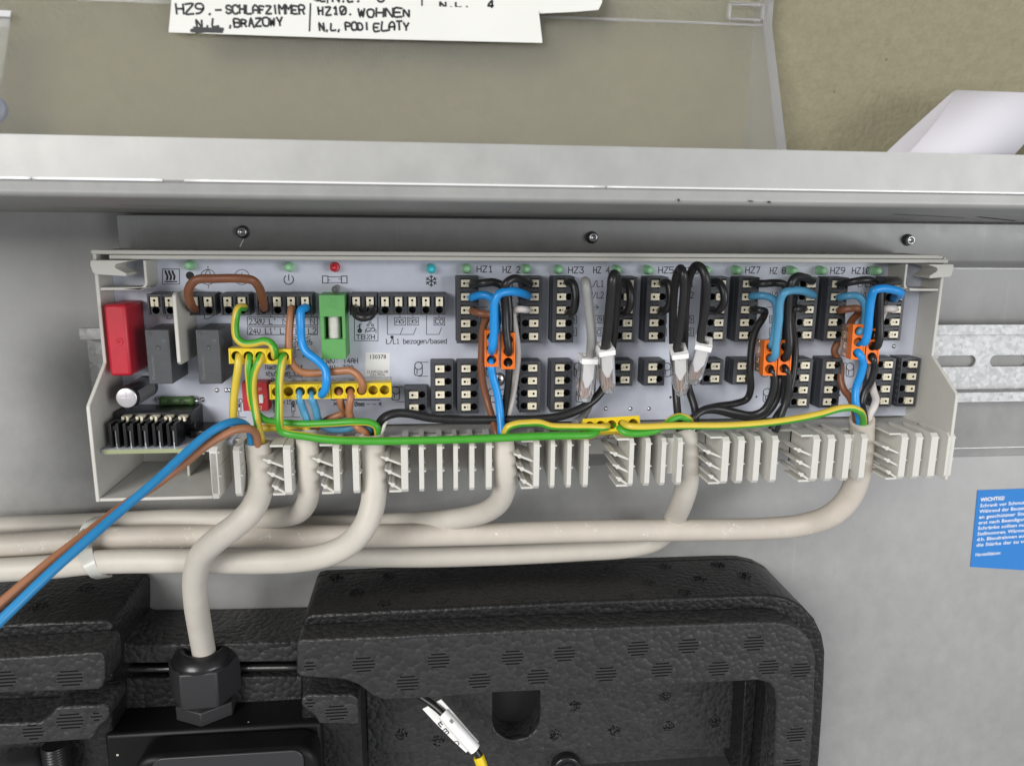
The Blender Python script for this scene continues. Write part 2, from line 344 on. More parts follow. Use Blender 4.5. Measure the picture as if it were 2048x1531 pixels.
def W(p): return Vector((p[0]/1000, -p[1]/1000, p[2]/1000))
ORG = {}
def root(name, at, label, cat, group=None):
    o = bpy.data.objects.new(name, None); o.empty_display_size = .01; COL.objects.link(o); o.location = W(at); ORG[o] = W(at)
    o['label'] = label; o['category'] = cat
    if group: o['group'] = group
    return o
def obj(name, mb, mats, parent=None, bevel=0, label=None, cat=None, group=None, kind=None, seg=2, smooth_angle=None, at=None):
    if isinstance(mats, str): mats = [mats]
    ws = [W(v) for v in mb.v]
    if at is None:
        lo = Vector([min(v[i] for v in ws) for i in range(3)]); hi = Vector([max(v[i] for v in ws) for i in range(3)]); c = (lo+hi)/2
    else: c = W(at)
    me = bpy.data.meshes.new(name); me.from_pydata([v-c for v in ws], [], mb.f)
    for mt in mats: me.materials.append(MATS[mt])
    me.polygons.foreach_set('material_index', mb.m); me.polygons.foreach_set('use_smooth', mb.sm); me.update()
    bm = bmesh.new(); bm.from_mesh(me)
    if bevel: bmesh.ops.remove_doubles(bm, verts=bm.verts, dist=1e-7)
    bmesh.ops.recalc_face_normals(bm, faces=bm.faces); bm.to_mesh(me); bm.free()
    o = bpy.data.objects.new(name, me); COL.objects.link(o); ORG[o] = c
    o.location = c-(ORG[parent] if parent else Vector())
    if parent: o.parent = parent
    if bevel:
        b = o.modifiers.new('edge', 'BEVEL'); b.width = bevel/1000; b.segments = seg; b.limit_method = 'ANGLE'; b.angle_limit = radians(40); b.harden_normals = False
        for pl in me.polygons: pl.use_smooth = True
        me.set_sharp_from_angle(angle=radians(40)) if hasattr(me, 'set_sharp_from_angle') else None
    for k, v in (('label', label), ('category', cat), ('group', group), ('kind', kind)):
        if v: o[k] = v
    return o
def place(o, at): o.location = at
def copy_of(src, parent, delta):
    c = src.copy(); COL.objects.link(c); c.parent = parent
    c.location = src.location+delta; ORG[c] = ORG[src]+delta
    return c

# ------------------------------------------------------------------ lettering
G = {  # single-stroke glyphs on a 4 x 6 grid
'A': [[(0,0),(0,4),(2,6),(4,4),(4,0)],[(0,2.4),(4,2.4)]], 'B': [[(0,0),(0,6),(3,6),(4,5),(4,4),(3,3.2),(0,3.2)],[(3,3.2),(4,2.2),(4,1),(3,0),(0,0)]],
'C': [[(4,5),(3,6),(1,6),(0,5),(0,1),(1,0),(3,0),(4,1)]], 'D': [[(0,0),(0,6),(2.6,6),(4,4.6),(4,1.4),(2.6,0),(0,0)]],
'E': [[(4,6),(0,6),(0,0),(4,0)],[(0,3.1),(3,3.1)]], 'F': [[(4,6),(0,6),(0,0)],[(0,3.1),(3,3.1)]],
'G': [[(4,5),(3,6),(1,6),(0,5),(0,1),(1,0),(3,0),(4,1),(4,3),(2.4,3)]], 'H': [[(0,0),(0,6)],[(4,0),(4,6)],[(0,3),(4,3)]],
'I': [[(2,0),(2,6)]], 'L': [[(0,6),(0,0),(4,0)]], 'M': [[(0,0),(0,6),(2,3.4),(4,6),(4,0)]], 'N': [[(0,0),(0,6),(4,0),(4,6)]],
'O': [[(1,0),(0,1),(0,5),(1,6),(3,6),(4,5),(4,1),(3,0),(1,0)]], 'P': [[(0,0),(0,6),(3,6),(4,5),(4,4),(3,3),(0,3)]],
'R': [[(0,0),(0,6),(3,6),(4,5),(4,4),(3,3),(0,3)],[(2,3),(4,0)]], 'S': [[(4,5),(3,6),(1,6),(0,5),(0,4),(1,3.2),(3,2.8),(4,2),(4,1),(3,0),(1,0),(0,1)]],
'T': [[(0,6),(4,6)],[(2,6),(2,0)]], 'U': [[(0,6),(0,1),(1,0),(3,0),(4,1),(4,6)]], 'V': [[(0,6),(0,2),(2,0),(4,2),(4,6)]], 'W': [[(0,6),(.8,0),(2,4),(3.2,0),(4,6)]],
'Y': [[(0,6),(2,3),(4,6)],[(2,3),(2,0)]], 'Z': [[(0,6),(4,6),(0,0),(4,0)]], '%': [[(0,0),(4,6)],[(.3,5),(1.3,6)],[(2.7,0),(3.7,1)]],
'0': [[(1,0),(0,1),(0,5),(1,6),(3,6),(4,5),(4,1),(3,0),(1,0)],[(.7,1.2),(3.3,4.8)]], 'o0': [[(1,0),(0,1),(0,5),(1,6),(3,6),(4,5),(4,1),(3,0),(1,0)]],
'1': [[(1,5),(2.2,6),(2.2,0)],[(1,0),(3.4,0)]], '2': [[(0,5),(1,6),(3,6),(4,5),(4,4),(0,0),(4,0)]], '3': [[(0,6),(4,6),(2,3.6),(3,3.6),(4,2.6),(4,1),(3,0),(1,0),(0,1)]],
'4': [[(3,0),(3,6),(0,2),(4,2)]], '5': [[(4,6),(0,6),(0,3.4),(3,3.6),(4,2.6),(4,1),(3,0),(0,0)]], '6': [[(3.6,6),(1.4,5.4),(0,3),(0,1),(1,0),(3,0),(4,1),(4,2.4),(3,3.3),(0,3)]],
'7': [[(0,6),(4,6),(1.5,0)]], '8': [[(1,3.2),(0,4),(0,5),(1,6),(3,6),(4,5),(4,4),(3,3.2),(1,3.2),(0,2.4),(0,1),(1,0),(3,0),(4,1),(4,2.4),(3,3.2)]],
'9': [[(.4,0),(2.6,.6),(4,3),(4,5),(3,6),(1,6),(0,5),(0,4),(1,3),(4,3)]],
'/': [[(0,0),(4,6)]], '-': [[(.5,3),(3.5,3)]], '.': [[(1.8,0),(2.2,.4)]], ',': [[(2.1,.4),(1.5,-1.1)]], ':': [[(1.8,1),(2.2,1.4)],[(1.8,4),(2.2,4.4)]], '|': [[(2,-1.5),(2,7)]], "'": [[(2.6,6.4),(1.8,4.8)]], '>': [[(0,3),(4,3)],[(2.6,4.4),(4,3),(2.6,1.6)]], '<': [[(4,3),(0,3)],[(1.4,4.4),(0,3),(1.4,1.6)]],
'a': [[(.4,4),(3,4),(4,3),(4,0)],[(4,2.3),(1,2.3),(0,1.4),(0,.8),(1,0),(3,0),(4,.8)]], 'b': [[(0,6),(0,0),(3,0),(4,1),(4,3),(3,4),(0,4)]], 'c': [[(4,3.4),(3,4),(1,4),(0,3),(0,1),(1,0),(3,0),(4,.6)]],
'd': [[(4,6),(4,0),(1,0),(0,1),(0,3),(1,4),(4,4)]], 'e': [[(0,2),(4,2),(4,3),(3,4),(1,4),(0,3),(0,1),(1,0),(3.6,0)]], 'f': [[(1.4,0),(1.4,5),(2.4,6),(3.6,6)],[(.2,3.6),(3.2,3.6)]],
'g': [[(4,4),(1,4),(0,3),(0,1),(1,0),(4,0)],[(4,4),(4,-1),(3,-2),(.6,-2)]], 'h': [[(0,0),(0,6)],[(0,3.4),(1.4,4),(3,4),(4,3),(4,0)]], 'i': [[(1,4),(2.2,4),(2.2,0)],[(1,0),(3.4,0)],[(2,5.4),(2.2,5.8)]],
'l': [[(1,6),(2.2,6),(2.2,0)],[(1,0),(3.4,0)]], 'm': [[(0,0),(0,4),(1.6,4),(2,3.4),(2,0)],[(2,3.4),(2.6,4),(3.4,4),(4,3.4),(4,0)]], 'n': [[(0,0),(0,4),(3,4),(4,3),(4,0)]], 'o': [[(1,0),(0,1),(0,3),(1,4),(3,4),(4,3),(4,1),(3,0),(1,0)]],
's': [[(4,3.5),(3,4),(1,4),(0,3.2),(1,2.2),(3,1.9),(4,1),(3,0),(.6,0),(0,.6)]], 't': [[(1.4,6),(1.4,1),(2.4,0),(3.6,0)],[(.2,4),(3.2,4)]], 'u': [[(0,4),(0,1),(1,0),(4,0)],[(4,4),(4,0)]], 'w': [[(0,4),(.8,0),(2,2.6),(3.2,0),(4,4)]], 'z': [[(0,4),(4,4),(0,0),(4,0)]],
' ': [], 'k': [[(0,0),(0,6)],[(3.6,4),(0,1.8),(3.8,0)]], 'r': [[(.5,0),(.5,4)],[(.5,3),(1.7,4),(3.6,4)]],
'Ą': [[(0,0),(2,6),(4,0),(4.6,-1.2)],[(.7,2),(3.3,2)]],
}
def ink_text(mb, text, x0, y0, x1, y1, wd, frame, lift=0, jit=0, mi=0, pen=False):
    """single-stroke lettering inside the box x0..x1 (text width), y0 base line .. y1 cap height"""
    n = len(text); adv = (x1-x0)/max(1e-6, n*5.6-1.6); hh = (y1-y0)/6
    for i, ch in enumerate(text):
        ox = x0+i*5.6*adv; k = 1+random.uniform(-jit, jit)*1.2; oy = y0+random.uniform(-jit, jit)*(y1-y0)*.5; sl = random.uniform(-jit, jit)*.25
        for st in G.get(ch, []):
            pts = [(ox+(a*adv)*k+b*hh*sl, oy+b*hh*k) for a, b in st]
            if pen:
                pts = [(x+random.uniform(-.05, .05)*adv*5, y+random.uniform(-.035, .035)*hh*6) for x, y in pts]
                if len(pts) > 2: pts = [(q.x, q.y) for q in spline([Vector((x, y, 0)) for x, y in pts], 5)]
            mb.stroke(pts, wd, frame, mi, lift+random.randrange(6)*.004)
def font_text(mb, text, x0, y0, size, frame, mi=0, lift=.02, width=None, align='LEFT', weight=0):
    cu = bpy.data.curves.new('lettering', 'FONT'); cu.body = text; cu.size = 1; cu.align_x = align; cu.offset = weight; cu.resolution_u = 2
    ob = bpy.data.objects.new('lettering', cu); COL.objects.link(ob)
    dg = bpy.context.evaluated_depsgraph_get(); dg.update(); me = ob.evaluated_get(dg).to_mesh()
    co = [v.co.copy() for v in me.vertices]; fs = [tuple(p.vertices) for p in me.polygons]
    ob.evaluated_get(dg).to_mesh_clear(); bpy.data.objects.remove(ob); bpy.data.curves.remove(cu)
    if not co: return
    sx = size
    if width: sx = width/(max(c.x for c in co)-min(c.x for c in co))
    mb.add([frame(x0+c.x*sx, y0+c.y*size, lift) for c in co], fs, mi)
def arc(cx, cy, r, a0=0, a1=360, n=20): return [(cx+r*cos(radians(a0+(a1-a0)*i/n)), cy+r*sin(radians(a0+(a1-a0)*i/n))) for i in range(n+1)]
def rrect(x0, x1, z0, z1, r, n=5, corners=(1, 1, 1, 1)):
    out = []
    for (cx, cz, a, on) in ((x1-r, z1-r, 0, corners[0]), (x0+r, z1-r, 90, corners[1]), (x0+r, z0+r, 180, corners[2]), (x1-r, z0+r, 270, corners[3])):
        if on: out += arc(cx, cz, r, a, a+90, n)
        else: out.append({0: (x1, z1), 90: (x0, z1), 180: (x0, z0), 270: (x1, z0)}[a])
    return out
# ------------------------------------------------------------------ wall cabinet (setting)
FH = 125.0                       # front of the cabinet's top flange
b = MB().box(-330, 420, 86, 99, 8, 260)
obj('plasterboard_wall', b, 'plasterboard', kind='structure')
cab = root('wall_cabinet', (40, 0, -300), 'grey painted sheet steel wall cabinet that encloses the whole heating controller', 'cabinet')
b = MB().box(-330, 420, -2, 0, -330, 2.5)
obj('back_panel', b, 'cabinet_grey', cab)
# front flange: flat face, a crease, a rounded lower bend and the top wall running back
prof = [(FH-1.2, 19.3), (FH, 19.3), (FH, 9.3), (FH-.25, 8.95), (FH-.5, 8.6), (FH-.9, 6.6)]
for i in range(7):
    a = i/6*pi/2*1.02; prof.append((FH-2.9+2*cos(a), 6.6-1.7*sin(a)))
prof += [(60, 3.4), (9, 2.3), (0, 2.2), (0, 3.6), (60, 4.8), (FH-4, 6.4), (FH-2.2, 7.4), (FH-1.3, 9)]
b = MB().prism(prof, -330, 420, axis='x')
for p in b.sm: pass
fl = obj('top_flange', b, 'flange_grey', cab)
# scratches on the underside, nicks on the lower lip, and pale tubes drawing the crease's highlight
def under(h): return 2.3+(h-9)*(3.4-2.3)/51 if h < 60 else 3.4+(h-60)*1.45/63
for (x0, h0, x1, h1) in ((45, 24, 78, 92), (150, 84, 192, 60), (190, 70, 236, 30), (-120, 60, -80, 44), (200, 40, 260, 52), (-90, 84, -60, 70), (-30, 50, 20, 40)):
    b = MB(); v = []; n = 12; wd = .7
    for i in range(n+1):
        x = x0+(x1-x0)*i/n; h = h0+(h1-h0)*i/n; z = under(h)-.12
        v += [(x-wd*.4, h-wd, z), (x+wd*.4, h+wd, z)]
    b.add(v, [(2*i, 2*i+1, 2*i+3, 2*i+2) for i in range(n)]); obj('scratch', b, 'mark_dark', cab)
for (px, py, dx, dy) in ((1358, 400, 1, 6), (1502, 402, 10, -2), (1539, 404, -4, 4)):
    x, h, z = P(px, py, FH-.4); b = MB().box(x-.05-abs(dx)*.05, x+.05+abs(dx)*.05, FH-1.2, FH-.25, z-abs(dy)*.05, z+abs(dy)*.05); obj('paint_nick', b, 'mark_dark', cab)
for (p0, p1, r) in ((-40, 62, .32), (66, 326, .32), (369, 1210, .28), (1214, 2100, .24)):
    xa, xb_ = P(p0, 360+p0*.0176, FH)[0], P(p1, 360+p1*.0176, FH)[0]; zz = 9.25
    obj('crease_highlight', MB().tube([(xa, FH+.02, zz), ((xa+xb_)/2, FH+.02, zz), (xb_, FH+.02, zz)], r, 10), 'highlight_white', cab)
obj('side_panel', MB().box(-332, -330, 0, FH-4, -330, 2), 'cabinet_grey', cab)
# mounting plate behind the controller
XR_ = 190
mp = root('mounting_plate', (60, 2, -100), 'long grey folded mounting plate screwed to the cabinet back behind the controller', 'mounting plate')
xl = P(235, 470, 10)[0]
b = MB().prism([(0.1, 1.6), (10, 1.6), (10, -13.9), (9.2, -14.9), (3.2, -17.6), (3, -18.2), (3, -100.8), (2.2, -102), (1.2, -106), (.1, -106.4)], xl, 420, axis='x')
obj('plate_sheet', b, 'cabinet_grey', mp, bevel=.4)
for i, (px, py) in enumerate(((484, 464), (1186, 475), (1821, 480))):
    x, h, z = P(px, py, 12.2)
    if i == 0:
        c = MB().lathe((0, 10, 0), [(0.1, 0), (2.55, 0), (2.5, .5), (2.1, 1.2), (1.75, 1.5)], n=20)
        c.lathe((0, 11.5, 0), [(1.75, 0), (1.8, 1.0), (1.6, 1.3), (1.15, 1.32), (1.1, .5), (.1, .45)], n=20, mi=1)
        sc = obj('screw', MB().add([(p[0]+x, p[1], p[2]+z) for p in c.v], c.f, 0), ['steel_dark', 'pin_metal'], mp, at=(x, 10, z))
        for pl, mi in zip(sc.data.polygons, c.m): pl.material_index = mi; pl.use_smooth = True
        sx, sz = x, z
    else: copy_of(sc, mp, Vector(((x-sx)/1000, 0, (z-sz)/1000)))
b = MB()
q0, q1 = P(487, 478, 10), P(480, 493, 10)
b.prism([(q0[0]-.1, q0[2]), (q0[0]+.15, q0[2]), (q1[0]+.2, q1[2]), (q1[0]-.2, q1[2])], 10, 10.05); obj('scratch', b, 'pin_metal', mp)
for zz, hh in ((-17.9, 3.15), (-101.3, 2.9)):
    obj('fold_highlight', MB().tube([(XR_, hh, zz), (300, hh, zz), (419, hh, zz)], .16, 8), 'highlight_white', mp)  # thin bright tubes painting the light caught on the plate's bends
# DIN rail, its slots cut through
rail = root('mounting_rail', (230, 3.2, -60), 'shiny slotted zinc rail running behind the controller, showing at its sides', 'rail')
b = MB()
x0, x1 = P(169, 700, 7.5)[0], 420
for (z0, z1, h0, h1) in ((-45.6, -42.1, 9.4, 10.6), (-77.3, -73.8, 9.4, 10.6), (-46.6, -45.6, 3.4, 10.6), (-73.8, -72.8, 3.4, 10.6)):
    b.box(x0, x1, h0, h1, z0, z1)
for z0, z1 in ((-57.0, -46.6), (-72.8, -62.2)): b.box(x0, x1, 3.4, 4.6, z0, z1)
# web between slots
zc = -59.6; r = 2.6; xs = [P(px, 717, 4.6)[0] for px in (1873, 1952, 1981, 2060)]
sl = xs[1]-xs[0]; gap = xs[2]-xs[1]; cur = xs[0]-(sl+gap)*14
e0 = x0
while e0 > cur: break
cur = xs[0]
while cur > x0: cur -= sl+gap
cur += sl+gap; prev = x0
while prev < x1:
    a = cur; e = cur+sl
    if a >= x1: a = x1
    # plate from prev end cap to next slot start, with rounded slot ends
    left = [] if prev == x0 else [(prev-r+r*cos(t), zc+r*sin(t)) for t in [pi/2-pi*i/8 for i in range(9)]]
    pts = [(prev if prev == x0 else prev-r, zc+r)]+left
    pts += [(prev if prev == x0 else prev-r, zc-r), (a+(r if a < x1 else 0), zc-r)]
    if a < x1: pts += [(a+r+r*cos(t), zc+r*sin(t)) for t in [3*pi/2-pi*i/8 for i in range(1, 8)]]
    pts += [(a+(r if a < x1 else 0), zc+r)]
    clean = [pts[0]]
    for q in pts[1:]:
        if abs(q[0]-clean[-1][0])+abs(q[1]-clean[-1][1]) > 1e-4: clean.append(q)
    b.prism(clean, 3.4, 4.6)
    prev = e; cur += sl+gap
    if a == x1: break
obj('rail_profile', b, 'zinc', rail, bevel=.45, seg=2)

# ------------------------------------------------------------------ heating controller
ctl = root('heating_controller', (41, 12, -96), 'long pale grey opened heating controller full of terminals, wires plugged in', 'heating controller')
XL, XR = -116.6, 199.8; HB = 30.0
b = MB()
b.box(XL, XR, 13, 15, -96.4, -11)
side = [(15, -11.5), (42, -11.5), (42, -50.2), (58.6, -62), (59, -63), (59, -96.4), (15, -96.4)]
b.prism(side, XL, XL+1.3, axis='x'); b.prism(side, XR-1.3, XR, axis='x')
# stepped rim along the top
b.box(XL+.03, XR-1.5, 15, 42, -12.2, -10.9); b.box(XL, XR-4, 40.8, 43.0, -12.1, -10.6)
b.box(XL+6, XR-.03, 15, 43.4, -13.7, -12.25)
# floor below the board and compartment at the left
xc = P(428, 940, 59)[0]
b.box(XL+1.3, xc-1.2, 15, 58.9, -96.35, -95.2)
b.prism([(15, -79.5), (59, -79.5), (59, -96.4), (15, -96.4)], xc-1.2, xc+1.2, axis='x')
b.box(xc+1.2, XR-1.3, 15, 44, -80, -78.9)
b.box(XL+1.3, xc-1.2, 15, 17, -95.2, -79)
b.box(-92.6, -91.6, 17, 36, -95.2, -82)
obj('housing', b, 'housing_white', ctl, bevel=.25)
# corner latch pockets
def pocket(x0, x1, dirn, label):
    b = MB(); zt, zb = -14.2, -24.6
    if dirn > 0: path = [(x0, zb), (x1-3, zb)]+arc(x1-3, zb+3, 3, -90, 0, 6)+[(x1, zt)]
    else: path = [(x1, zb), (x0+3, zb)]+arc(x0+3, zb+3, 3, -90, -180, 6)+[(x0, zt)]
    t = .9; outer = path; inner = []
    for i, p in enumerate(path):
        q0 = Vector(path[max(0, i-1)]); q1 = Vector(path[min(len(path)-1, i+1)]); d = (q1-q0).normalized()
        nrm = Vector((-d.y, d.x))*t*(1 if dirn > 0 else -1); inner.append((p[0]+nrm.x, p[1]+nrm.y))
    for i in range(len(path)-1):
        b.prism([outer[i], outer[i+1], inner[i+1], inner[i]], 28, 41.5)
    # hook shaped latch across the top
    e = (XL+.9) if dirn > 0 else XR+.4; s = dirn*(1 if dirn > 0 else .82)
    b.prism([(e+q*s, z) for q, z in ((0, -14.0), (-.3, -15.4), (.2, -17.9), (1, -18.8), (11.2, -19.4), (11.3, -18.4), (8.0, -16.7), (7.6, -16.0), (8.2, -15.3), (12.3, -14.3), (12.3, -14.0))], 36, 46)
    return obj('latch', b, 'housing_white', ctl, bevel=.25, label=label)
pocket(XL+1.3, -99.2, 1, None); pocket(183.6, XR-1.3, -1, None)
# cable combs
groups = [[(420, 436, 1002), (467, 480, 996)], [(567, 582, 994)], [(666, 679, 990), (705, 718, 988)],
          [(802, 816, 986), (838, 848, 984), (874, 885, 983), (907, 916, 983), (939, 949, 982), (972, 984, 981)],
          [(1067, 1079, 978), (1101, 1110, 977), (1134, 1143, 976), (1167, 1177, 975)],
          [(1258, 1267, 974), (1290, 1300, 972), (1322, 1331, 971), (1354, 1364, 970)],
          [(1443, 1457, 967), (1474, 1487, 966), (1507, 1519, 966), (1542, 1554, 966)],
          [(1623, 1636, 965), (1652, 1666, 964), (1686, 1698, 962), (1719, 1730, 962)],
          [(1798, 1811, 958), (1827, 1840, 957), (1857, 1871, 956), (1890, 1904, 955)]]
for gi, g in enumerate(groups):
    b = MB(); fx = []
    for (a, c, yb) in g:
        xa, xb = P(a, 930, 59)[0], P(c, 930, 59)[0]; fx.append((xa, xb))
        hb = 52.5 if (gi in (5, 7) and a == g[-1][0]) else 40
        b.prism([(hb, -77.6), (57.6, -77.6), (59, -79), (59, -94.6), (57.8, -96), (max(52, hb+.2), -96), (max(46, hb+.1), -93.4), (hb, -93.4)], xa, xb, axis='x')
        for zz in (-79.6, -88.2):     # little catch noses
            b.prism([(xb-.1, zz+.7), (xb+.9, zz), (xb-.1, zz-.5)], 54.5, 58.6)
        b.box(xb, xb+.35, max(44, hb+.5), 58.4, -85.2, -84.8)
    if gi > 0:
        xa = fx[0][0]
        for k in range(3):
            zt = -82.6-4.9*k; dx = -7.2+1.3*k
            d = Vector((dx, 3.3)).normalized(); nv = Vector((-d.y, d.x))*.42
            A = Vector((xa+.3, zt-3.0)); Bp = A+Vector((dx, 3.0))
            tip = Bp+d*.5
            b.prism([tuple(A+nv), tuple(Bp+nv), tuple(tip), tuple(Bp-nv), tuple(A-nv)], 41, 58.2)
            c = A+(Bp-A)*.74; b.cyl((c.x, 41, c.y), .85, 17.3, 'h', 10)
        b.box(xa-4.6, xa, 48, 58, -78.2, -77.4); b.box(xa-4.4, xa, 46, 58.2, -96.0, -95.2)
        b.box(xa, fx[-2 if gi in (5, 7) else -1][1], 40, 41.2, -93.2, -78.9)
        if gi in (5, 7): b.box(fx[-2][1]-.3, fx[-1][1], 52.6, 53.4, -93, -79)
    else:
        b.box(fx[0][1], fx[-1][1], 42, 43, -95.2, -78.9)
    obj('cable_comb', b, 'comb_white', ctl, bevel=.18)
# ---- the board
bx0, bx1, bz0, bz1 = -115.2, 198.4, -77.9, -13.8
b = MB(); b.box(bx0, bx1, HB-1.6, HB, bz0, bz1)
board = obj('circuit_board', b, 'board_white', ctl)
SCR = HB+.05
def bf(x, y, l): return (x, SCR+l, y)
def B2(px, py): q = P(px, py, HB); return (q[0], q[2])
prn = MB()
def T(text, px0, py0, px1, py1, wd=.16):
    """board print inside the photo box px0,py0 (top left) - px1,py1 (bottom right)"""
    a = B2(px0, py1); c = B2(px1, py0)
    ink_text(prn, text, a[0], a[1], c[0], c[1], wd*1.45, bf)
def S(pts, wd=.16): prn.stroke([B2(*p) for p in pts], wd*1.45, bf, 0, random.randrange(6)*.004)
def BX(x0, y0, x1, y1, wd=.16): S([(x0, y0), (x1, y0), (x1, y1), (x0, y1), (x0, y0)], wd)
def CI(cx, cy, r, a0=0, a1=360, wd=.16, n=24): S([(cx+r*cos(radians(t)), cy+r*sin(radians(t))) for t in [a0+(a1-a0)*i/n for i in range(n+1)]], wd)
for t, x0, x1, y in (('HZ1', 954, 985, 538), ('HZ 2', 1006, 1040, 539), ('HZ3', 1137, 1167, 540), ('HZ 4', 1187, 1219, 540), ('HZ5', 1317, 1347, 540), ('HZ 6', 1365, 1397, 541),
                      ('HZ7', 1491, 1520, 540), ('HZ 8', 1540, 1571, 541), ('HZ9', 1661, 1690, 541), ('HZ10', 1704, 1740, 541)):
    T(t, x0, y-6, x1, y+6, .24)
# repeated print between the terminal pairs
for i, x in enumerate((990, 1170, 1350, 1530, 1707)):
    d = (i-2)*1.0
    for yy, tx in ((567, '/L1'), (590, '/L2')):
        T('L'+tx if yy < 570 else 'N'+tx, x-45, yy-6, x-17, yy+6, .2); T('L'+tx if yy < 570 else 'N'+tx, x+9, yy-6, x+37, yy+6, .2)
    S([(x-38, 614), (x-15, 614)]); S([(x-32, 609), (x-38, 614), (x-32, 619)]); S([(x+4, 614), (x+27, 614)]); S([(x+21, 609), (x+27, 614), (x+21, 619)])
    for sx, l1, l2 in ((-45, 'A', 'CO'), (9, 'B', 'CO')):
        BX(x+sx, 631, x+sx+28, 646); T(l1, x+sx+3, 634, x+sx+11, 643); CI(x+sx+20, 638.5, 4.6); S([(x+sx+20, 635), (x+sx+20, 638.5), (x+sx+24, 638.5)])
        BX(x+sx, 656, x+sx+28, 671); T(l2, x+sx+5, 659, x+sx+23, 668)
def drum(x, y, k=1.0):
    CI(x, y-8*k, 7.5*k, wd=.22); prn_pts = [(x-7.5*k, y-8*k), (x-8*k, y+8*k), (x-6*k, y+11*k), (x, y+12*k), (x+6*k, y+11*k), (x+7.5*k, y+7*k), (x+7.5*k, y-8*k)]
    S(prn_pts, .22); S([(x-3*k, y), (x-3*k, y+8*k)], .22)
drum(837, 739); S([(836, 724), (856, 724)]); S([(838, 752), (856, 752)]); drum(791.5, 788); S([(790, 774), (810, 774)]); S([(793, 803), (811, 803)])
for x in (980, 1156, 1530, 1700): drum(x, 741); drum(x+4, 792); S([(x-6, 726), (x-24, 726)]); S([(x+8, 805), (x+20, 805)])
for x in (1006, 1180): drum(x, 792, .9)
drum(1334, 741)
# symbols over the top row
BX(325, 538, 359, 568); S([(330, 563), (354, 563)], .3)
for x in (333, 340, 347): S([(x-2, 542), (x-1, 546), (x+2, 551), (x+2, 555), (x+1, 559)], .5)
CI(416, 554, 15); S([(403, 562), (416, 538), (429, 562)]); S([(416, 532), (416, 537)]); S([(417, 571), (417, 575)])
CI(484, 554, 15); S([(484, 545), (484, 556)])
CI(577.5, 559, 9.5, -50, 230, .24); S([(577.5, 549), (577.5, 560)], .24)
BX(645, 552, 656, 566, .22); BX(683, 552, 694, 566, .22); S([(656, 553.5), (683, 553.5)]); S([(656, 565), (683, 565)]); S([(656, 560), (661, 560)]); S([(683, 558), (677, 558)])
for k in range(6):
    a = radians(90+60*k); c, s = cos(a), sin(a); cx, cy = 862.5, 561.5
    S([(cx, cy), (cx+11.5*c, cy+11.5*s)], .26)
    for q in (-1, 1):
        a2 = a+q*.75; S([(cx+6*c, cy+6*s), (cx+6*c+4.6*cos(a2), cy+6*s+4.6*sin(a2))], .24)
for x in (334, 409): S([(x, 628), (x, 637), (x+8, 637), (x+20, 630)])
# supply box
BX(495, 634, 635, 650); T('230V L\'', 499, 637, 552, 648, .2); T('N', 566, 637, 574, 648, .2); T('L', 593, 637, 599, 648); T('N', 621, 637, 629, 648, .2)
BX(495, 653, 635, 669); T("24V L1'", 499, 656, 552, 667, .2); T('L2', 561, 656, 577, 667, .2); T('L1', 592, 656, 603, 667); T('L2', 617, 656, 632, 667, .2)
S([(541, 628), (541, 634)]); S([(568, 628), (568, 634)]); S([(623, 628), (623, 634)])
T('ROHS', 586, 673, 620, 682, .2); T('NB1659', 583, 683, 624, 690, .16); T('5204', 586, 692, 616, 700, .18); T('J 1 !', 588, 702, 626, 713, .2)
T('230V: T4AH', 641, 716, 715, 726, .2); T('24V: T2A', 650, 730, 706, 739, .2)
T('Nachlaufzeit', 531, 729, 606, 738, .18); T('shutdown time', 532, 741, 610, 750, .18)
S([(537, 752), (604, 752), (604, 768)]); T('0min', 543, 755, 568, 763, .18); T('5min', 578, 755, 603, 763, .18); BX(547, 765, 554, 770); BX(582, 765, 589, 770)
T('10min', 540, 799, 568, 807, .18); T('15min', 573, 799, 601, 807, .18)
for x in (478, 551, 586): BX(x-3, 807, x+4, 822); prn.prism([B2(x-1.5, 808), B2(x+2.5, 808), B2(x+2.5, 814), B2(x-1.5, 814)], SCR, SCR+.01)
T('NO', 470, 797, 484, 805, .18)
for t, x in (('1', 478), ('2', 551), ('2', 586)): T(t, x-3, 824, x+2, 831, .16)
S([(560, 834), (560, 806), (558, 806)]); S([(542, 834), (600, 834)]); S([(467, 834), (492, 834)]); S([(662, 799), (760, 799)], .26)
S([(669, 807), (690, 807)]); S([(674, 804), (669, 807), (674, 810)]); T('10mm', 703, 803, 728, 812, .2)
for x in (733, 745): S([(x, 808), (x+7, 808)])
S([(757, 807), (762, 807)]); S([(758, 804), (762, 807), (758, 810)]); S([(762, 803), (762, 812)]); S([(668, 803), (668, 812)])
# sensor and switch symbols
S([(709, 628), (709, 681), (756, 681), (756, 634)]); T('TB', 713, 669, 730, 678, .2); T('%H', 734, 669, 749, 678, .2)
CI(719.5, 661, 2.6, wd=.5); S([(719.5, 659), (719.5, 648)], .3); S([(715, 654), (723, 647)]); S([(722, 643), (744, 640)])
for x, y in ((736, 650), (740, 645), (745, 650)): CI(x, y, 2.2, wd=.18, n=10)
BX(733, 656, 749, 662); S([(731, 666), (731, 659), (733, 659)]); S([(749, 659), (752, 659), (752, 666)]); S([(735, 664), (747, 654)])
S([(774.5, 629), (775, 668.5), (827, 668.5)]); BX(789, 635, 811, 650); T('A', 792, 638, 799, 647); CI(804, 642.5, 4.2); S([(804, 639), (804, 643), (807.5, 643)])
BX(815, 635, 837, 650); T('B', 818, 638, 825, 647); CI(830, 642.5, 4.2); S([(830, 639), (830, 643), (833.5, 643)])
S([(800, 629), (800, 635)]); S([(826, 629), (826, 635)]); S([(806, 655), (800.5, 668)]); S([(832.5, 655), (827, 668)])
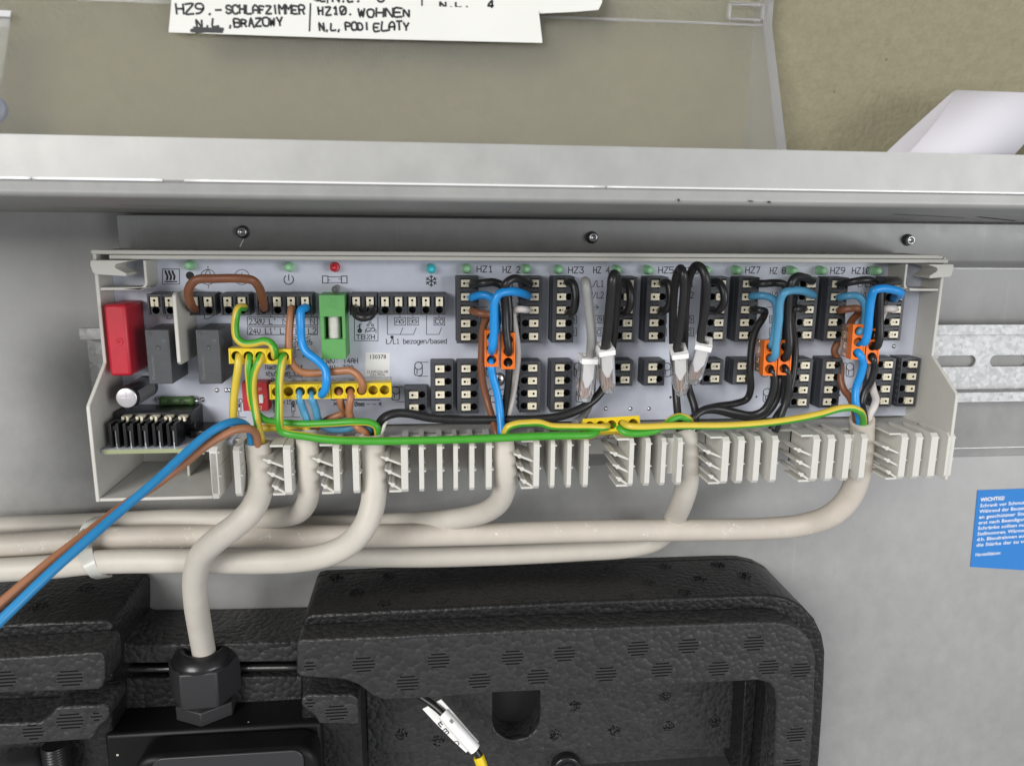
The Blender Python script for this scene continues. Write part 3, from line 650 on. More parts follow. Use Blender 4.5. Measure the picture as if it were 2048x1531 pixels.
S([(853, 629), (853, 668.5), (878, 668.5), (883, 655)]); BX(868, 635, 889, 650); T('CO', 871, 638, 886, 647, .22); S([(878, 629), (878, 635)])
T('L/L1 bezogen/based', 773, 677, 893, 687, .19)
CI(784, 674, 1.4, wd=.5, n=8)
# white serial sticker (its square code left out)
b = MB().prism([B2(731, 704), B2(780, 706), B2(779, 753), B2(730, 752)], HB+.02, HB+.12)
stk = obj('serial_sticker', b, 'sticker_white', board)
tx = MB(); q = P(755.5, 717, HB)
fr2 = lambda x, y, l: (x, HB+.15, y)
font_text(tx, '130378', q[0], q[2], 2.3, fr2, align='CENTER', width=6.0, weight=.012)
q = P(755, 745.5, HB); font_text(tx, '2130FG56-08', q[0], q[2], 1.5, fr2, align='CENTER', width=8.0)
q = P(755, 752-.5, HB); font_text(tx, 'CH-7056', q[0], q[2], 1.5, fr2, align='CENTER', width=5.6)
for i in range(len(tx.v)): pass
obj('serial_sticker_text', tx, 'ink', board)
# drilled holes, solder dots and board screw
sj = None
for px, py in ((1212, 817), (1261, 817), (1298, 817), (1788, 692), (1797, 659), (434, 780), (453, 780), (460, 780), (1469, 815)):
    x, z = B2(px, py)
    if sj is None: sj = obj('solder_joint', MB().lathe((x, HB, z), [(.95, 0), (.9, .12), (.5, .5), (.1, .55)], n=12), 'pin_metal', board, at=(x, HB, z)); sjx = (x, z)
    else: copy_of(sj, board, Vector(((x-sjx[0])/1000, 0, (z-sjx[1])/1000)))
for px, py, r in ((380, 551, 1.5), (1341, 794, .5), (1679, 790, .45), (1513, 793, .4), (385, 689, 1.3)):
    x, z = B2(px, py); obj('drill_hole', MB().cyl((x, HB-.5, z), r, .54, n=14), 'hole_black', board)
for k in range(70):
    x = random.uniform(-110, 190); z = random.uniform(-76, -16); prn.cyl((x, HB, z), random.uniform(.06, .16), .03, n=6)
obj('printed_markings', prn, 'print_black', board)
b = MB(); x, z = B2(997, 758)
b.lathe((x, HB, z), [(2.9, 0), (2.8, .4), (2.2, .9), (.9, 1.15), (.1, 1.2)], n=20)
b.box(x-.22, x+.22, HB+.9, HB+1.25, z-1.1, z+1.1, 1); b.box(x-1.1, x+1.1, HB+.9, HB+1.24, z-.22, z+.22, 1)
obj('board_screw', b, ['pin_metal', 'hole_black'], board)

# ---- terminal blocks
LEV = {}
def terminal(cx, cz, n, orient, ua=-2.85, ub=5.4, pitch=5.0, label=None):
    """n poles; (cx,cz) is the first pole's release hole. orient: 'r' hole on the right, 'l' on the left, 'd' below"""
    def put(u, v, h):
        if orient == 'r': return (cx+u, h, cz-v)
        if orient == 'l': return (cx-u, h, cz-v)
        return (cx+v, h, cz-u)
    b = MB(); v0 = -2.5; v1 = (n-1)*pitch+2.5
    def bx(u0, u1, w0, w1, h0, h1, mi=0):
        p, q = put(u0, w0, 0), put(u1, w1, 0); b.box(p[0], q[0], h0, h1, p[2], q[2], mi)
    bx(ua, ub, v0, v1, HB, 32.6); bx(ua, -1.36, v0, v1, 32.6, 38.5); bx(5.02, ub, v0, v1, 32.6, 38.4)
    for i in range(n+1):
        c = i*pitch-2.5; e = .55 if 0 < i < n else .55
        w0 = c-e if i > 0 else c; w1 = c+e if i < n else c
        bx(-1.36, 5.02, w0, w1, 32.6, 38.3 if 0 < i < n else 38.45)
        if 0 < i < n: bx(-2.2, 4.6, c-.16, c+.16, 38.3, 38.75)
    for i in range(n):
        c = i*pitch
        bx(-1.36, 2.2, c-1.95, c+1.95, 32.6, 36.8)
        b.holed(3.6, c, 2.2, 5.02, c-1.95, c+1.95, 1.33, 37.7, 33.2, 0, 1, 8, put)
    if orient == 'l':
        for i in range(2*n): c = i*pitch/2-1.6; bx(ub, ub+.55, c-.6, c+.55, 32, 37.6)
    # little ledge at the back edge
    bx(ua-.25, ua, v0+.4, v1-.4, HB, 34.5)
    t = obj('terminal_block', b, ['block_grey', 'hole_black'], ctl, label=label)
    for i in range(n):
        c = i*pitch; p = put(0, c, 36.8)
        if orient not in LEV:
            m = MB()
            m.holed(0, c, -1.2, .8, c-1.3, c+1.3, .48, 38.75, 37.2, 0, 1, 6, put)
            for (u0, u1, w0, w1, ht) in ((-1.2, -1.2, -1.3, 1.3, 0),): pass
            q0, q1 = put(-1.2, c-1.3, 0), put(.8, c+1.3, 0)
            X0, X1 = sorted((q0[0], q1[0])); Z0, Z1 = sorted((q0[2], q1[2]))
            m.add([(X0, 36.8, Z0), (X1, 36.8, Z0), (X1, 36.8, Z1), (X0, 36.8, Z1), (X0, 38.75, Z0), (X1, 38.75, Z0), (X1, 38.75, Z1), (X0, 38.75, Z1)],
                  [(0, 1, 5, 4), (1, 2, 6, 5), (2, 3, 7, 6), (3, 0, 4, 7)])
            for (u0, u1, w0, w1, ht) in ((.8, 2.15, -1.3, -.35, 38.7), (.8, 2.15, .35, 1.3, 38.7), (.8, 2.15, -.35, .35, 38.1)):
                q0, q1 = put(u0, c+w0, 0), put(u1, c+w1, 0); m.box(q0[0], q1[0], 36.8, ht, q0[2], q1[2])
            o = obj('release_lever', m, ['lever_cream', 'hole_black'], t, at=p); LEV[orient] = (o, W(p))
        else:
            s, sp = LEV[orient]; o = s.copy(); COL.objects.link(o); o.parent = t; o.location = W(p)-ORG[t]; ORG[o] = W(p)
    return t
ZU, ZL = -22.2, -54.4
HX = [12.4+36.2*k for k in range(5)]; HE = [39.15+36.25*k for k in range(5)]
for k in range(5):
    terminal(HX[k], ZU, 5, 'r'); terminal(HE[k], ZU, 5, 'l', ua=-2.6, ub=5.5)
terminal(2.6, ZL, 4, 'r'); terminal(P(824.8, 790.5, 38.7)[0], ZL-10, 2, 'r')
for x, n in ((12.5, 4), (48.6, 4), (85.2, 2), (121.2, 2), (158.0, 4)): terminal(x, ZL, n, 'r')
for x, n in ((39.0, 4), (75.3, 2), (111.4, 2), (148.4, 4), (183.4, 4), (194.0, 4)): terminal(x, ZL, n, 'l', ua=-2.6, ub=5.5)
zt = -28.5
terminal(-98.4, zt, 2, 'd', ua=-2.2); terminal(P(386.5, 600, 38.5)[0], zt, 2, 'd', ua=-2.2); terminal(-73.1, zt, 2, 'd', ua=-2.2)
terminal(P(525.5, 600, 38.5)[0], zt, 4, 'd', ua=-2.2)
terminal(-27.3, zt, 2, 'd', ua=-2.2); terminal(-16.85, zt, 5, 'd', ua=-2.2)
# ---- relays, barrier, fuse and other components
def boxpart(name, x0, y0, x1, y1, h, m, bev=.5, parent=None, h0=HB, label=None):
    a = P(x0, y0, h); c = P(x1, y1, h)
    return obj(name, MB().box(a[0], c[0], h0, h, c[2], a[2]), m, parent or ctl, bevel=bev, label=label), a, c
red, a, c = boxpart('relay', 205.5, 609, 264, 752, 47, 'relay_red', 1.1, label='large red relay with a moulded dot')
b = MB(); x, h, z = P(239, 682, 47); b.lathe((x, 47, z), [(1.35, 0), (1.3, .15), (1.0, .16), (.95, .05), (.5, .08), (.3, .5), (.05, .55)], n=18)
obj('moulded_dot', b, 'relay_red', red)
for (x0, x1) in ((289, 346), (390.5, 444.5)):
    rl, a, c = boxpart('relay', x0, 659.5, x1, 767.3, 48, 'relay_grey', .25)
    b = MB(); xx = a[0]; zz = a[2]
    b.box(xx+.15, xx+2.1, 48, 48.12, zz-2.2, zz-.15); b.lathe((xx+1.2, 48.1, zz-1.2), [(.65, 0), (.6, .12), (.45, .12), (.4, .05), (.05, .05)], n=12)
    mx_, mz_ = (a[0]+c[0])/2, a[2]-6.2; b.lathe((mx_, 48, mz_), [(.95, 0), (.9, .12), (.7, .12), (.65, .03), (.05, .03)], n=16)
    obj('moulded_dot', b, 'relay_grey', rl)
    b = MB(); font_text(b, 'Panasonic', 0, 0, 1.35, lambda x, y, l: (xx+2.2-y, 48.05, c[2]+1.6+x), width=8.4)
    font_text(b, 'UL', 0, 0, 1.5, lambda x, y, l: (xx+5.4+x, 48.05, zz-4.2+y), width=1.6); font_text(b, 'R', 0, 0, .7, lambda x, y, l: (xx+5.9+x, 48.05, zz-5.1+y))
    obj('relay_lettering', b, 'relay_print', rl)
xb = P(349, 620, 52)[0]
b = MB().prism([(HB, -24.6), (50.6, -24.6), (52, -25.6), (52, -48.6), (50.8, -49.6), (HB, -49.6)], xb-.55, xb+.75, axis='x')
obj('barrier_plate', b, 'housing_white', ctl, bevel=.3)
# fuse holder: frame round a window with the ceramic fuse inside
a = P(637.5, 590, 43); c = P(693, 718, 43); wa = P(647, 633, 43); wc = P(685, 678, 43)
b = MB(); x0, x1, z1, z0 = a[0], c[0], a[2], c[2]
b.box(x0, x1, HB, 34, z0, z1)
b.box(x0, x1, 34, 43, wa[2], z1); b.box(x0+.2, x1-.2, 34, 43, z0, wc[2])
b.box(x0+.05, wa[0], 34, 42.7, wc[2], wa[2]); b.box(wc[0], x1-.05, 34, 42.7, wc[2], wa[2])
for k in range(5): zz = z1-1.2-k*.8; b.box(-37.2+.6, -34.6+.6, 43, 43.12, zz-.12, zz+.12)
for s in (-1, 1):
    zz = (z1 if s > 0 else z0)-s*2.2
fh = obj('fuse_holder', b, 'fuse_green', ctl, bevel=.3)
xm = (wa[0]+wc[0])/2
obj('fuse', MB().cyl((xm, 38.6, wc[2]-.5), 2.25, wa[2]-wc[2]+1, 'z', 24), 'ceramic', fh)
q = P(668, 580, 41); obj('test_lug', MB().lathe((q[0], HB, q[2]), [(1.3, 0), (1.3, 8), (1.0, 9.5), (.2, 10)], n=14), 'conn_clear', fh)
# electrolytic capacitor
x, h, z = P(253, 795.6, 50)
b = MB().lathe((x, HB, z), [(4.1, 0), (4.1, 1.5), (3.7, 2.2), (4.1, 3), (4.1, 19), (3.9, 19.7), (3.6, 20)], n=28)
cp = obj('capacitor', b, 'cap_sleeve', ctl)
b = MB().lathe((x, 49.6, z), [(3.55, 0), (3.5, .45), (3.2, .55), (.05, .5)], n=28)
b.box(x-.12, x+.12, 50.1, 50.18, z-2.6, z+2.6); b.box(x-2.6, x+2.6, 50.1, 50.17, z-.12, z+.12); obj('vent_disc', b, 'cap_silver', cp)
b = MB()
vs = []
for i in range(7):
    an = radians(-38+12*i); vs += [(x+4.16*cos(an), 33.2, z+4.16*sin(an)), (x+4.16*cos(an), 48.8, z+4.16*sin(an))]
b.add(vs, [(2*i, 2*i+1, 2*i+3, 2*i+2) for i in range(6)], 0, True); obj('polarity_stripe', b, 'relay_print', cp)
# green power resistor with its wire ends
a = P(319, 802, 33); c = P(389, 802, 33)
b = MB().lathe((a[0], 32.3, a[2]), [(1.0, 0), (1.75, .5), (1.85, 1.2), (1.62, 2.2), (1.62, c[0]-a[0]-2.2), (1.85, c[0]-a[0]-1.2), (1.75, c[0]-a[0]-.5), (1.0, c[0]-a[0])], axis=((0, 1, 0), (0, 0, 1), (1, 0, 0)), n=20)
rs = obj('resistor', b, 'resistor_green', ctl)
b = MB(); ink_text(b, '5% 3W', 0, 0, 6.2, 1.5, .24, lambda x, y, l: (c[0]-3.2-x, 34.25-.12, a[2]+.9-y)); obj('value_lettering', b, 'print_black', rs)
b = MB()
for s, q in ((-1, a), (1, c)):
    b.tube([(q[0], 32.3, q[2]), (q[0]+s*1.2, 32.3, q[2]), (q[0]+s*1.9, 31.6, q[2]), (q[0]+s*2.1, HB, q[2])], .35, 8); b.lathe((q[0]+s*2.0, HB, q[2]), [(1.0, 0), (.6, .4), (.1, .6)], n=10)
obj('wire_end', b, 'pin_metal', rs)
# red slide switches
dp, a, c = boxpart('slide_switch', 483, 765, 537, 821, 36.5, 'dip_red', .2)
b = MB()
for px in (506, 522): q = P(px, 797, 37); b.box(q[0]-.7, q[0]+.7, 36.5, 37.3, q[2]-1.6, q[2]+1.6)
obj('slider', b, 'print_white', dp)
b = MB()
for t, px, py in (('P', 520, 780), ('T', 527, 797), ('2', 521, 816), ('3', 500, 816)): q = P(px, py, 36.6); ink_text(b, t, q[0]-.4, q[2]-.5, q[0]+.5, q[2]+.8, .15, lambda x, y, l: (x, 36.55, y))
obj('switch_lettering', b, 'lever_cream', dp)
# plug-in connector at the lower left with five upright blades
a = P(230, 826, 44); c = P(384, 846, 44)
b = MB().box(a[0], c[0], HB, 44, a[2]-4.6, a[2]); b.box(a[0], c[0], HB, 40, a[2]-9, a[2]-4.6)
cn = obj('plug_connector', b, 'gland_black', ctl, bevel=.3)
pz = P(300, 897, 55)[2]
b = MB().box(XL+2, -77, 17, 55, pz-1.5, pz); b.box(-77, -72.5, 17, 47, pz-1.5, pz)
obj('side_board', b, 'board_white', ctl)
b = MB().box(XL+2.5, -89, 55, 55.25, pz-1.55, pz-.05); b.box(-89, -80, 55, 55.7, pz-2.2, pz-.05); obj('board_edge', b, 'pcb_edge', ctl)
for i, px in enumerate((230, 259, 288, 317, 345.5)):
    q = P(px, 870, 52); x = q[0]; zt_ = P(px, 846, 52)[2]
    m = MB(); m.box(x-1.7, x-.75, 44, 53, pz, zt_); m.box(x+.75, x+1.7, 44, 53, pz, zt_); m.box(x-.75, x+.75, 44, 48.5, pz, zt_+.4); m.box(x-.9, x+.9, 48.5, 52, zt_-2.8, zt_-1.0)
    k = obj('socket', m, 'gland_black', cn, bevel=.12)
    m = MB().box(x-.32, x+.32, 48.6, 51.2, pz+.05, zt_-2.8); obj('contact_pin', m, 'pin_metal', k)
    m = MB().box(x+.6, x+3.4, 44, 46, zt_+.4, zt_+1.1); m.box(x+.8, x+1.6, 46, 47.2, zt_-.6, zt_+1.1); m.box(x+2.4, x+3.2, 46, 47.2, zt_-.6, zt_+1.1); obj('contact_clip', m, 'lever_cream', k)
a = P(380, 857, 40); c = P(420, 880, 40); obj('choke', MB().box(a[0], c[0]+2, HB, 42, c[2]-1, a[2]), 'cap_sleeve', ctl, bevel=.8)
# indicator lamps
leds = [('led_green', p) for p in ((377, 531), (576.5, 534.5), (934, 538), (1054, 538.5), (1118.5, 539.5), (1236.5, 540), (1299, 540.5), (1415, 541), (1477, 541), (1588, 541.5), (1647, 541.5), (1756, 542))]+[('led_red', (668, 535)), ('led_cyan', (862.5, 538))]
first = {}
for m_, (px, py) in leds:
    x, h, z = P(px, py, 33.5)
    if m_ not in first:
        b = MB().lathe((x, HB, z), [(1.9, 0), (1.9, .8), (1.62, .9), (1.6, 3.2), (1.45, 4.1), (1.05, 4.8), (.5, 5.15), (.08, 5.25)], n=20)
        first[m_] = (obj('indicator_lamp', b, m_, ctl, at=(x, HB, z), label={'led_red': 'red indicator lamp', 'led_cyan': 'cyan indicator lamp'}.get(m_)), (x, z))
    else:
        s, (sx, sz) = first[m_]; copy_of(s, ctl, Vector(((x-sx)/1000, 0, (z-sz)/1000)))
# ------------------------------------------------------------------ wires, cables and connectors
YG = ['wire_green', 'wire_yellow']
WR = random.Random(11)
def PP(pts): return [P(*p) for p in pts]
def wire_mb(pts, r=1.38, ang=None, twist=0):
    q = PP(pts); q = q[:2]+[(x+WR.uniform(-.14, .14), h+WR.uniform(-.1, .1), z+WR.uniform(-.14, .14)) for x, h, z in q[2:-2]]+q[-2:]
    return MB().tube(q, r, 14, stripe=(0, 1, ang) if ang is not None else None, twist=twist, sub=10)
def wire(label, pts, m, r=1.38, ang=None, twist=0, name='wire', cat='wire', group=None):
    return obj(name, wire_mb(pts, r, ang, twist), m, None, label=label, cat=cat, group=group)
def sheath_mb(pts, r, seg=28, open_start=True):
    p = PP(pts); b = MB().tube(p, r, seg, caps=False, sub=12)
    if open_start:
        c = Vector(p[0]); t = (Vector(p[1])-c).normalized(); k = (r-1.0)/r
        ring = [Vector(v) for v in b.v[:seg]]; r1 = [c+(v-c)*k for v in ring]; r2 = [v+t*3.5 for v in r1]
        base = len(b.v); b.v += [tuple(v) for v in r1+r2]
        for i in range(seg):
            j = (i+1) % seg
            b.f.append([i, j, base+j, base+i]); b.f.append([base+i, base+j, base+seg+j, base+seg+i]); b.m += [0, 0]; b.sm += [False, True]
        b.f.append([base+seg+i for i in range(seg)]); b.m.append(1); b.sm.append(False)
    n = len(spline([Vector(q) for q in p], 12)); b.f.append([(n-1)*seg+k for k in range(seg)]); b.m.append(0); b.sm.append(False)
    return b
def cable(label, sheath, cores, m='sheath', r=4.5, group='pale sheathed cables'):
    t = root('sheathed_cable', P(*sheath[0]), label, 'cable', group)
    obj('sheath', sheath_mb(sheath, r), [m, 'hole_black'], t)
    for lab, mm, pts, *k in cores:
        ang, tw = (k+[None, 0])[:2] if k else (None, 0)
        rr = k[2] if len(k) > 2 else 1.38
        obj('core', wire_mb(pts, rr, ang, tw), mm, t, label=lab)
    return t
# pump cable, with its blue and brown conductors drawn out towards the lower left
cable('short pale cable running from the comb down into the black cable gland',
  [(515, 884, 50), (517, 905, 50), (521, 945, 50.5), (519, 985, 54), (503, 1020, 58), (470, 1052, 59), (432, 1080, 58), (403, 1110, 55), (391, 1150, 51), (392, 1200, 46), (399, 1250, 39), (408, 1302, 33), (413, 1332, 31)],
  [('blue core leaving for the lower left', 'wire_blue_mid', [(505, 900, 51), (503, 880, 53), (500, 862, 55), (488, 848, 58), (470, 843, 62), (446, 849, 66), (416, 868, 70), (371, 907, 77), (315, 957, 86), (247, 1016, 96), (180, 1074, 106), (100, 1146, 116), (20, 1222, 124), (-60, 1300, 130)], None, 0, 1.42),
   ('brown core leaving for the lower left', 'wire_tan', [(516, 900, 52), (515, 884, 54), (511, 866, 57), (498, 857, 61), (472, 859, 64), (440, 873, 67), (405, 897, 71), (365, 929, 76), (314, 966, 82), (250, 1009, 91), (180, 1060, 102), (98, 1124, 112), (15, 1194, 120), (-75, 1274, 127)], None, 0, 1.42),
   ('green and yellow core', YG, [(523, 902, 50), (523, 884, 51), (519, 862, 53), (513, 836, 51), (508, 800, 50), (506, 770, 50.5), (510, 742, 51), (518, 722, 51), (523, 712, 49), (524, 708, 44)], 0, 0)])
cable('pale cable in the comb gap under the lower left yellow connector, bent sharply left',
  [(612, 862, 50), (614, 880, 51), (617, 930, 52), (618, 975, 50), (613, 1005, 45), (597, 1025, 39), (570, 1033, 33), (530, 1036, 28), (450, 1036, 24), (350, 1037, 20), (220, 1043, 17), (100, 1048, 15), (0, 1052, 15), (-80, 1056, 15)],
  [('green and yellow core', YG, [(617, 878, 50), (616, 862, 50), (608, 854, 49), (590, 852, 48), (560, 855, 47), (530, 857, 46), (500, 858, 46), (478, 854, 47), (469, 838, 48), (467, 810, 49), (470, 770, 50), (475, 735, 51), (478, 716, 50), (478, 708, 44)], .9, 0),
   ('blue core', 'wire_blue_dull', [(616, 872, 49), (618, 857, 48), (615, 843, 48), (608, 822, 48), (601, 800, 49), (598, 786, 48), (597, 779, 42)]),
   ('tan core', 'wire_tan', [(612, 874, 48), (622, 862, 47), (633, 853, 44), (655, 839, 42), (676, 831, 42), (689, 826, 43), (690, 822, 45), (683, 812, 47), (680, 795, 48), (679, 784, 47), (679, 778, 42)])], r=3.9)
cable('pale cable with a torn ragged end, its long curve lowest in the bundle',
  [(743, 866, 50), (744, 885, 50), (747, 925, 50.5), (749, 970, 52), (744, 1015, 55), (728, 1055, 56), (697, 1088, 54), (655, 1108, 52), (600, 1119, 48), (520, 1123, 45), (430, 1122, 44), (330, 1121, 42), (230, 1122, 40), (175, 1125, 38), (100, 1133, 36), (0, 1139, 35), (-80, 1142, 35)],
  [('green and yellow core', YG, [(754, 880, 50), (756, 866, 51), (753, 852, 52), (741, 845, 52), (710, 843, 52), (660, 846, 51), (600, 847, 50), (560, 845, 49), (528, 838, 49), (511, 823, 49), (504, 800, 49), (500, 770, 49.5), (497, 735, 50), (499, 716, 49), (500, 708, 44)], -2.5, 0),
   ('blue core', 'wire_blue_dull', [(735, 874, 48), (738, 858, 48), (722, 851, 47), (690, 857, 46), (660, 857, 46), (643, 850, 46), (636, 838, 47), (630, 815, 48), (624, 797, 49), (622, 787, 47), (621, 780, 42)]),
   ('tan core', 'wire_tan', [(735, 876, 50), (729, 864, 51), (716, 854, 51), (704, 842, 49), (699, 828, 49), (699, 812, 50), (702, 795, 50), (702, 784, 48), (701, 778, 42)])], r=4.55)
cable('pale cable feeding the two orange connectors nearest the fuse, bent to the left',
  [(1004, 872, 51), (1006, 895, 52), (1010, 940, 52), (1009, 975, 49), (998, 1003, 44), (973, 1022, 38), (935, 1033, 32), (880, 1040, 26), (780, 1046, 18), (650, 1051, 13), (450, 1056, 10), (250, 1060, 8), (100, 1070, 8), (-60, 1075, 8)],
  [('brown core', 'wire_brown', [(996, 885, 50), (992, 866, 49), (986, 842, 46), (975, 805, 42), (966, 770, 41), (963, 735, 41), (963, 690, 41), (966, 655, 42), (973, 638, 43), (981, 629, 45), (976, 628, 47), (962, 627, 47), (950, 623, 45), (943, 621, 36)]),
   ('blue core', 'wire_blue', [(1004, 888, 52), (1003, 862, 51), (1000, 825, 49), (994, 785, 48), (986, 750, 48), (982, 728, 48), (982, 718, 44)], None, 0, 1.5),
   ('black core', 'wire_black', [(1006, 885, 49), (1006, 862, 47), (1008, 825, 45), (1014, 785, 46), (1018, 752, 48), (1018, 730, 48), (1017, 720, 44)]),
   ('white core', 'wire_white', [(1011, 885, 50), (1012, 862, 48), (1018, 825, 44), (1025, 788, 42), (1031, 750, 41), (1035, 705, 41), (1031, 660, 41), (1026, 634, 42), (1027, 621, 44), (1038, 618, 46), (1050, 619, 45), (1057, 619, 36)], None, 0, 1.3),
   ('green and yellow core', YG, [(1008, 886, 54), (1010, 866, 55), (1016, 853, 56), (1032, 847, 56), (1057, 846, 55), (1080, 846, 55), (1102, 852, 55), (1140, 854, 56), (1180, 854, 57), (1206, 855, 57.5), (1214, 852, 55), (1208, 845, 50)], -3.3, 0)], r=4.3)
cable('pale cable collecting the black flat leads, passing behind the thick cable',
  [(1370, 848, 48), (1372, 870, 47), (1375, 920, 46), (1374, 965, 43), (1365, 1000, 37), (1352, 1030, 27), (1335, 1060, 18), (1308, 1082, 14), (1260, 1094, 12), (1160, 1101, 12), (1000, 1109, 12), (850, 1113, 13), (720, 1112, 14), (600, 1110, 15), (440, 1108, 15), (300, 1106, 15), (120, 1110, 15), (-80, 1115, 15)],
  [('green and yellow core', YG, [(1379, 862, 49), (1381, 846, 51), (1374, 837, 54), (1358, 833, 54), (1343, 839, 55), (1330, 850, 56), (1310, 860, 57), (1280, 866, 57), (1252, 865, 57), (1238, 857, 55), (1230, 848, 50)], 0, -2.9)], r=4.5)
cable('thick dusty pale cable curving from the right end along the whole bundle',
  [(1724, 838, 50), (1724, 860, 48), (1722, 910, 46.5), (1715, 955, 46), (1696, 998, 43), (1662, 1030, 40), (1610, 1048, 34), (1540, 1056, 30), (1400, 1059, 28), (1200, 1061, 28), (1000, 1066, 28), (820, 1070, 28), (640, 1072, 28), (450, 1072, 28), (300, 1074, 28), (180, 1078, 28), (60, 1087, 28), (-80, 1094, 28)],
  [('blue core', 'wire_blue', [(1722, 855, 50), (1718, 832, 51), (1711, 805, 50), (1712, 775, 49), (1721, 750, 50), (1726, 728, 51), (1720, 710, 52), (1714, 702, 50), (1712, 699, 45)], None, 0, 1.5),
   ('black core', 'wire_black', [(1730, 855, 49), (1728, 830, 52), (1724, 808, 49), (1729, 782, 48), (1742, 760, 49), (1749, 735, 50), (1746, 717, 51), (1743, 710, 46)]),
   ('white core', 'wire_white', [(1737, 855, 49), (1738, 832, 51), (1748, 812, 51), (1751, 798, 49), (1746, 780, 46), (1741, 750, 42), (1748, 700, 40), (1758, 650, 40), (1766, 626, 42), (1772, 617, 45), (1784, 617, 45), (1790, 617, 36)], None, 0, 1.4),
   ('brown core', 'wire_brown', [(1716, 852, 48), (1710, 824, 48), (1700, 795, 43), (1688, 779, 40), (1682, 760, 38), (1682, 732, 36), (1675, 716, 34), (1669, 702, 33.5), (1676, 684, 34), (1694, 660, 37), (1704, 640, 40), (1717, 625, 44), (1714, 617, 47), (1698, 617, 47), (1684, 620, 45), (1678, 620, 36)]),
   ('green and yellow core', YG, [(1727, 853, 51), (1726, 836, 54), (1718, 822, 58), (1702, 815, 58), (1680, 816, 58), (1640, 828, 58), (1590, 838, 57.5), (1530, 846, 57), (1450, 850, 57), (1350, 851, 58), (1280, 853, 58), (1258, 852, 57), (1247, 846, 54), (1243, 840, 50)], -.5, 1.2)], m='sheath_dusty', r=4.7)
# torn jacket flaps on the ragged cable end
b = MB(); rnd = random.Random(3)
for i in range(9):
    a0 = radians(150+26*i); c = P(743, 866, 50); rr = 4.1; hgt = rnd.uniform(.8, 3.0)
    q = [(c[0]+rr*cos(a0-.25), c[1]+rr*sin(a0-.25), c[2]-.4), (c[0]+rr*cos(a0+.25), c[1]+rr*sin(a0+.25), c[2]-.4), (c[0]+(rr-.6)*cos(a0+.1), c[1]+(rr-.6)*sin(a0+.1), c[2]+hgt), (c[0]+(rr-.5)*cos(a0-.15), c[1]+(rr-.5)*sin(a0-.15), c[2]+hgt*.7)]
    q2 = [(c[0]+(x-c[0])*.9, c[1]+(h-c[1])*.9, z) for x, h, z in q]; b.add(q+q2, [(0, 1, 2, 3), (7, 6, 5, 4), (0, 4, 5, 1), (1, 5, 6, 2), (2, 6, 7, 3), (3, 7, 4, 0)])
b.tube(PP([(761, 866, 51), (766, 858, 51), (769, 850, 51), (774, 843, 50)]), lambda t: 1.0-.5*t, 6)
torn = [o for o in bpy.data.objects if o.get('label', '').startswith('pale cable with a torn')][0]
obj('torn_jacket', b, 'tie_white', torn)

# jumpers on the controller
wire('brown jumper arching between two top row terminals left of the fuse', [(391, 619, 36), (386, 615, 44), (381, 604, 50), (377, 588, 53), (380, 570, 55), (395, 559, 56), (430, 557, 56), (480, 557, 56), (506, 561, 55), (519, 576, 52), (525, 598, 47), (528, 612, 42), (528, 618, 36)], 'wire_brown', 1.5)
wire('green and yellow wire from the top row to the upper yellow connector', [(489, 616, 36), (486, 614, 43), (477, 617, 46), (472, 632, 47), (470, 655, 47), (474, 676, 47), (488, 687, 48), (508, 686, 49), (528, 682, 50), (541, 686, 51), (548, 698, 52), (550, 710, 50), (550, 713, 44)], YG, 1.4, .2)
wire('long green and yellow link from the upper yellow connector to the lower right one', [(566, 709, 44), (566, 713, 50), (563, 728, 52), (559, 760, 53), (558, 800, 54), (558, 840, 56), (561, 858, 58), (572, 866, 60), (610, 872, 60.5), (660, 878, 61), (740, 881, 61), (850, 880, 61), (960, 877, 61), (1060, 873, 61), (1130, 871, 60.5), (1175, 869, 59), (1191, 865, 57), (1192, 856, 54), (1188, 848, 50)], YG, 1.45, -3.64, 3.4)
wire('brown wire swinging from the top row to the lower right yellow connector', [(583, 617, 36), (583, 620, 43), (580, 640, 45), (578, 680, 46), (579, 710, 47), (587, 732, 48), (606, 744, 48), (640, 746, 48), (680, 742, 49), (703, 742, 50), (718, 752, 51), (725, 768, 51), (724, 780, 49), (723, 784, 43)], 'wire_tan', 1.4)
wire('bright blue wire swinging from the top row to the lower left yellow connector', [(613, 616, 36), (609, 616, 44), (602, 622, 46), (602, 650, 47), (603, 680, 47), (612, 702, 48), (634, 720, 50), (650, 738, 52), (653, 760, 53), (650, 780, 52), (644, 788, 50), (639, 789, 43)], 'wire_blue', 1.5)
wire('short thick black jumper on the two terminals right of the green fuse holder', [(710, 615, 36), (710, 620, 42), (714, 630, 45), (727, 635, 46), (741, 631, 45), (746, 621, 42), (744, 615, 36)], 'wire_black', 1.55)
JL = [('black C shaped jumper on the HZ3 terminals', [(1134, 564.5, 36), (1137, 564, 44), (1146, 567, 47), (1150, 583, 48), (1150, 604, 48), (1147, 622, 47), (1139, 626, 44), (1135, 624, 36)]),
      ('black C shaped jumper half hidden by the looped lead at HZ4', [(1239, 567, 36), (1244, 563, 44), (1255, 566, 48), (1260, 582, 50), (1260, 606, 50), (1254, 622, 48), (1242, 626, 44), (1237, 622, 36)]),
      ('black C shaped jumper on the HZ5 terminals', [(1323, 566, 36), (1328, 565, 44), (1337, 568, 47), (1341, 583, 48), (1340, 604, 48), (1334, 618, 47), (1325, 621, 44), (1319, 621, 36)]),
      ('black C shaped jumper beside the tallest looped lead at HZ6', [(1419, 565, 36), (1424, 563, 44), (1438, 566, 48), (1447, 582, 50), (1447, 604, 50), (1438, 619, 48), (1424, 621, 44), (1416, 619, 36)])]
for lab, pts in JL: wire(lab, pts, 'wire_black', 1.5, group='black jumpers on the channel terminals')
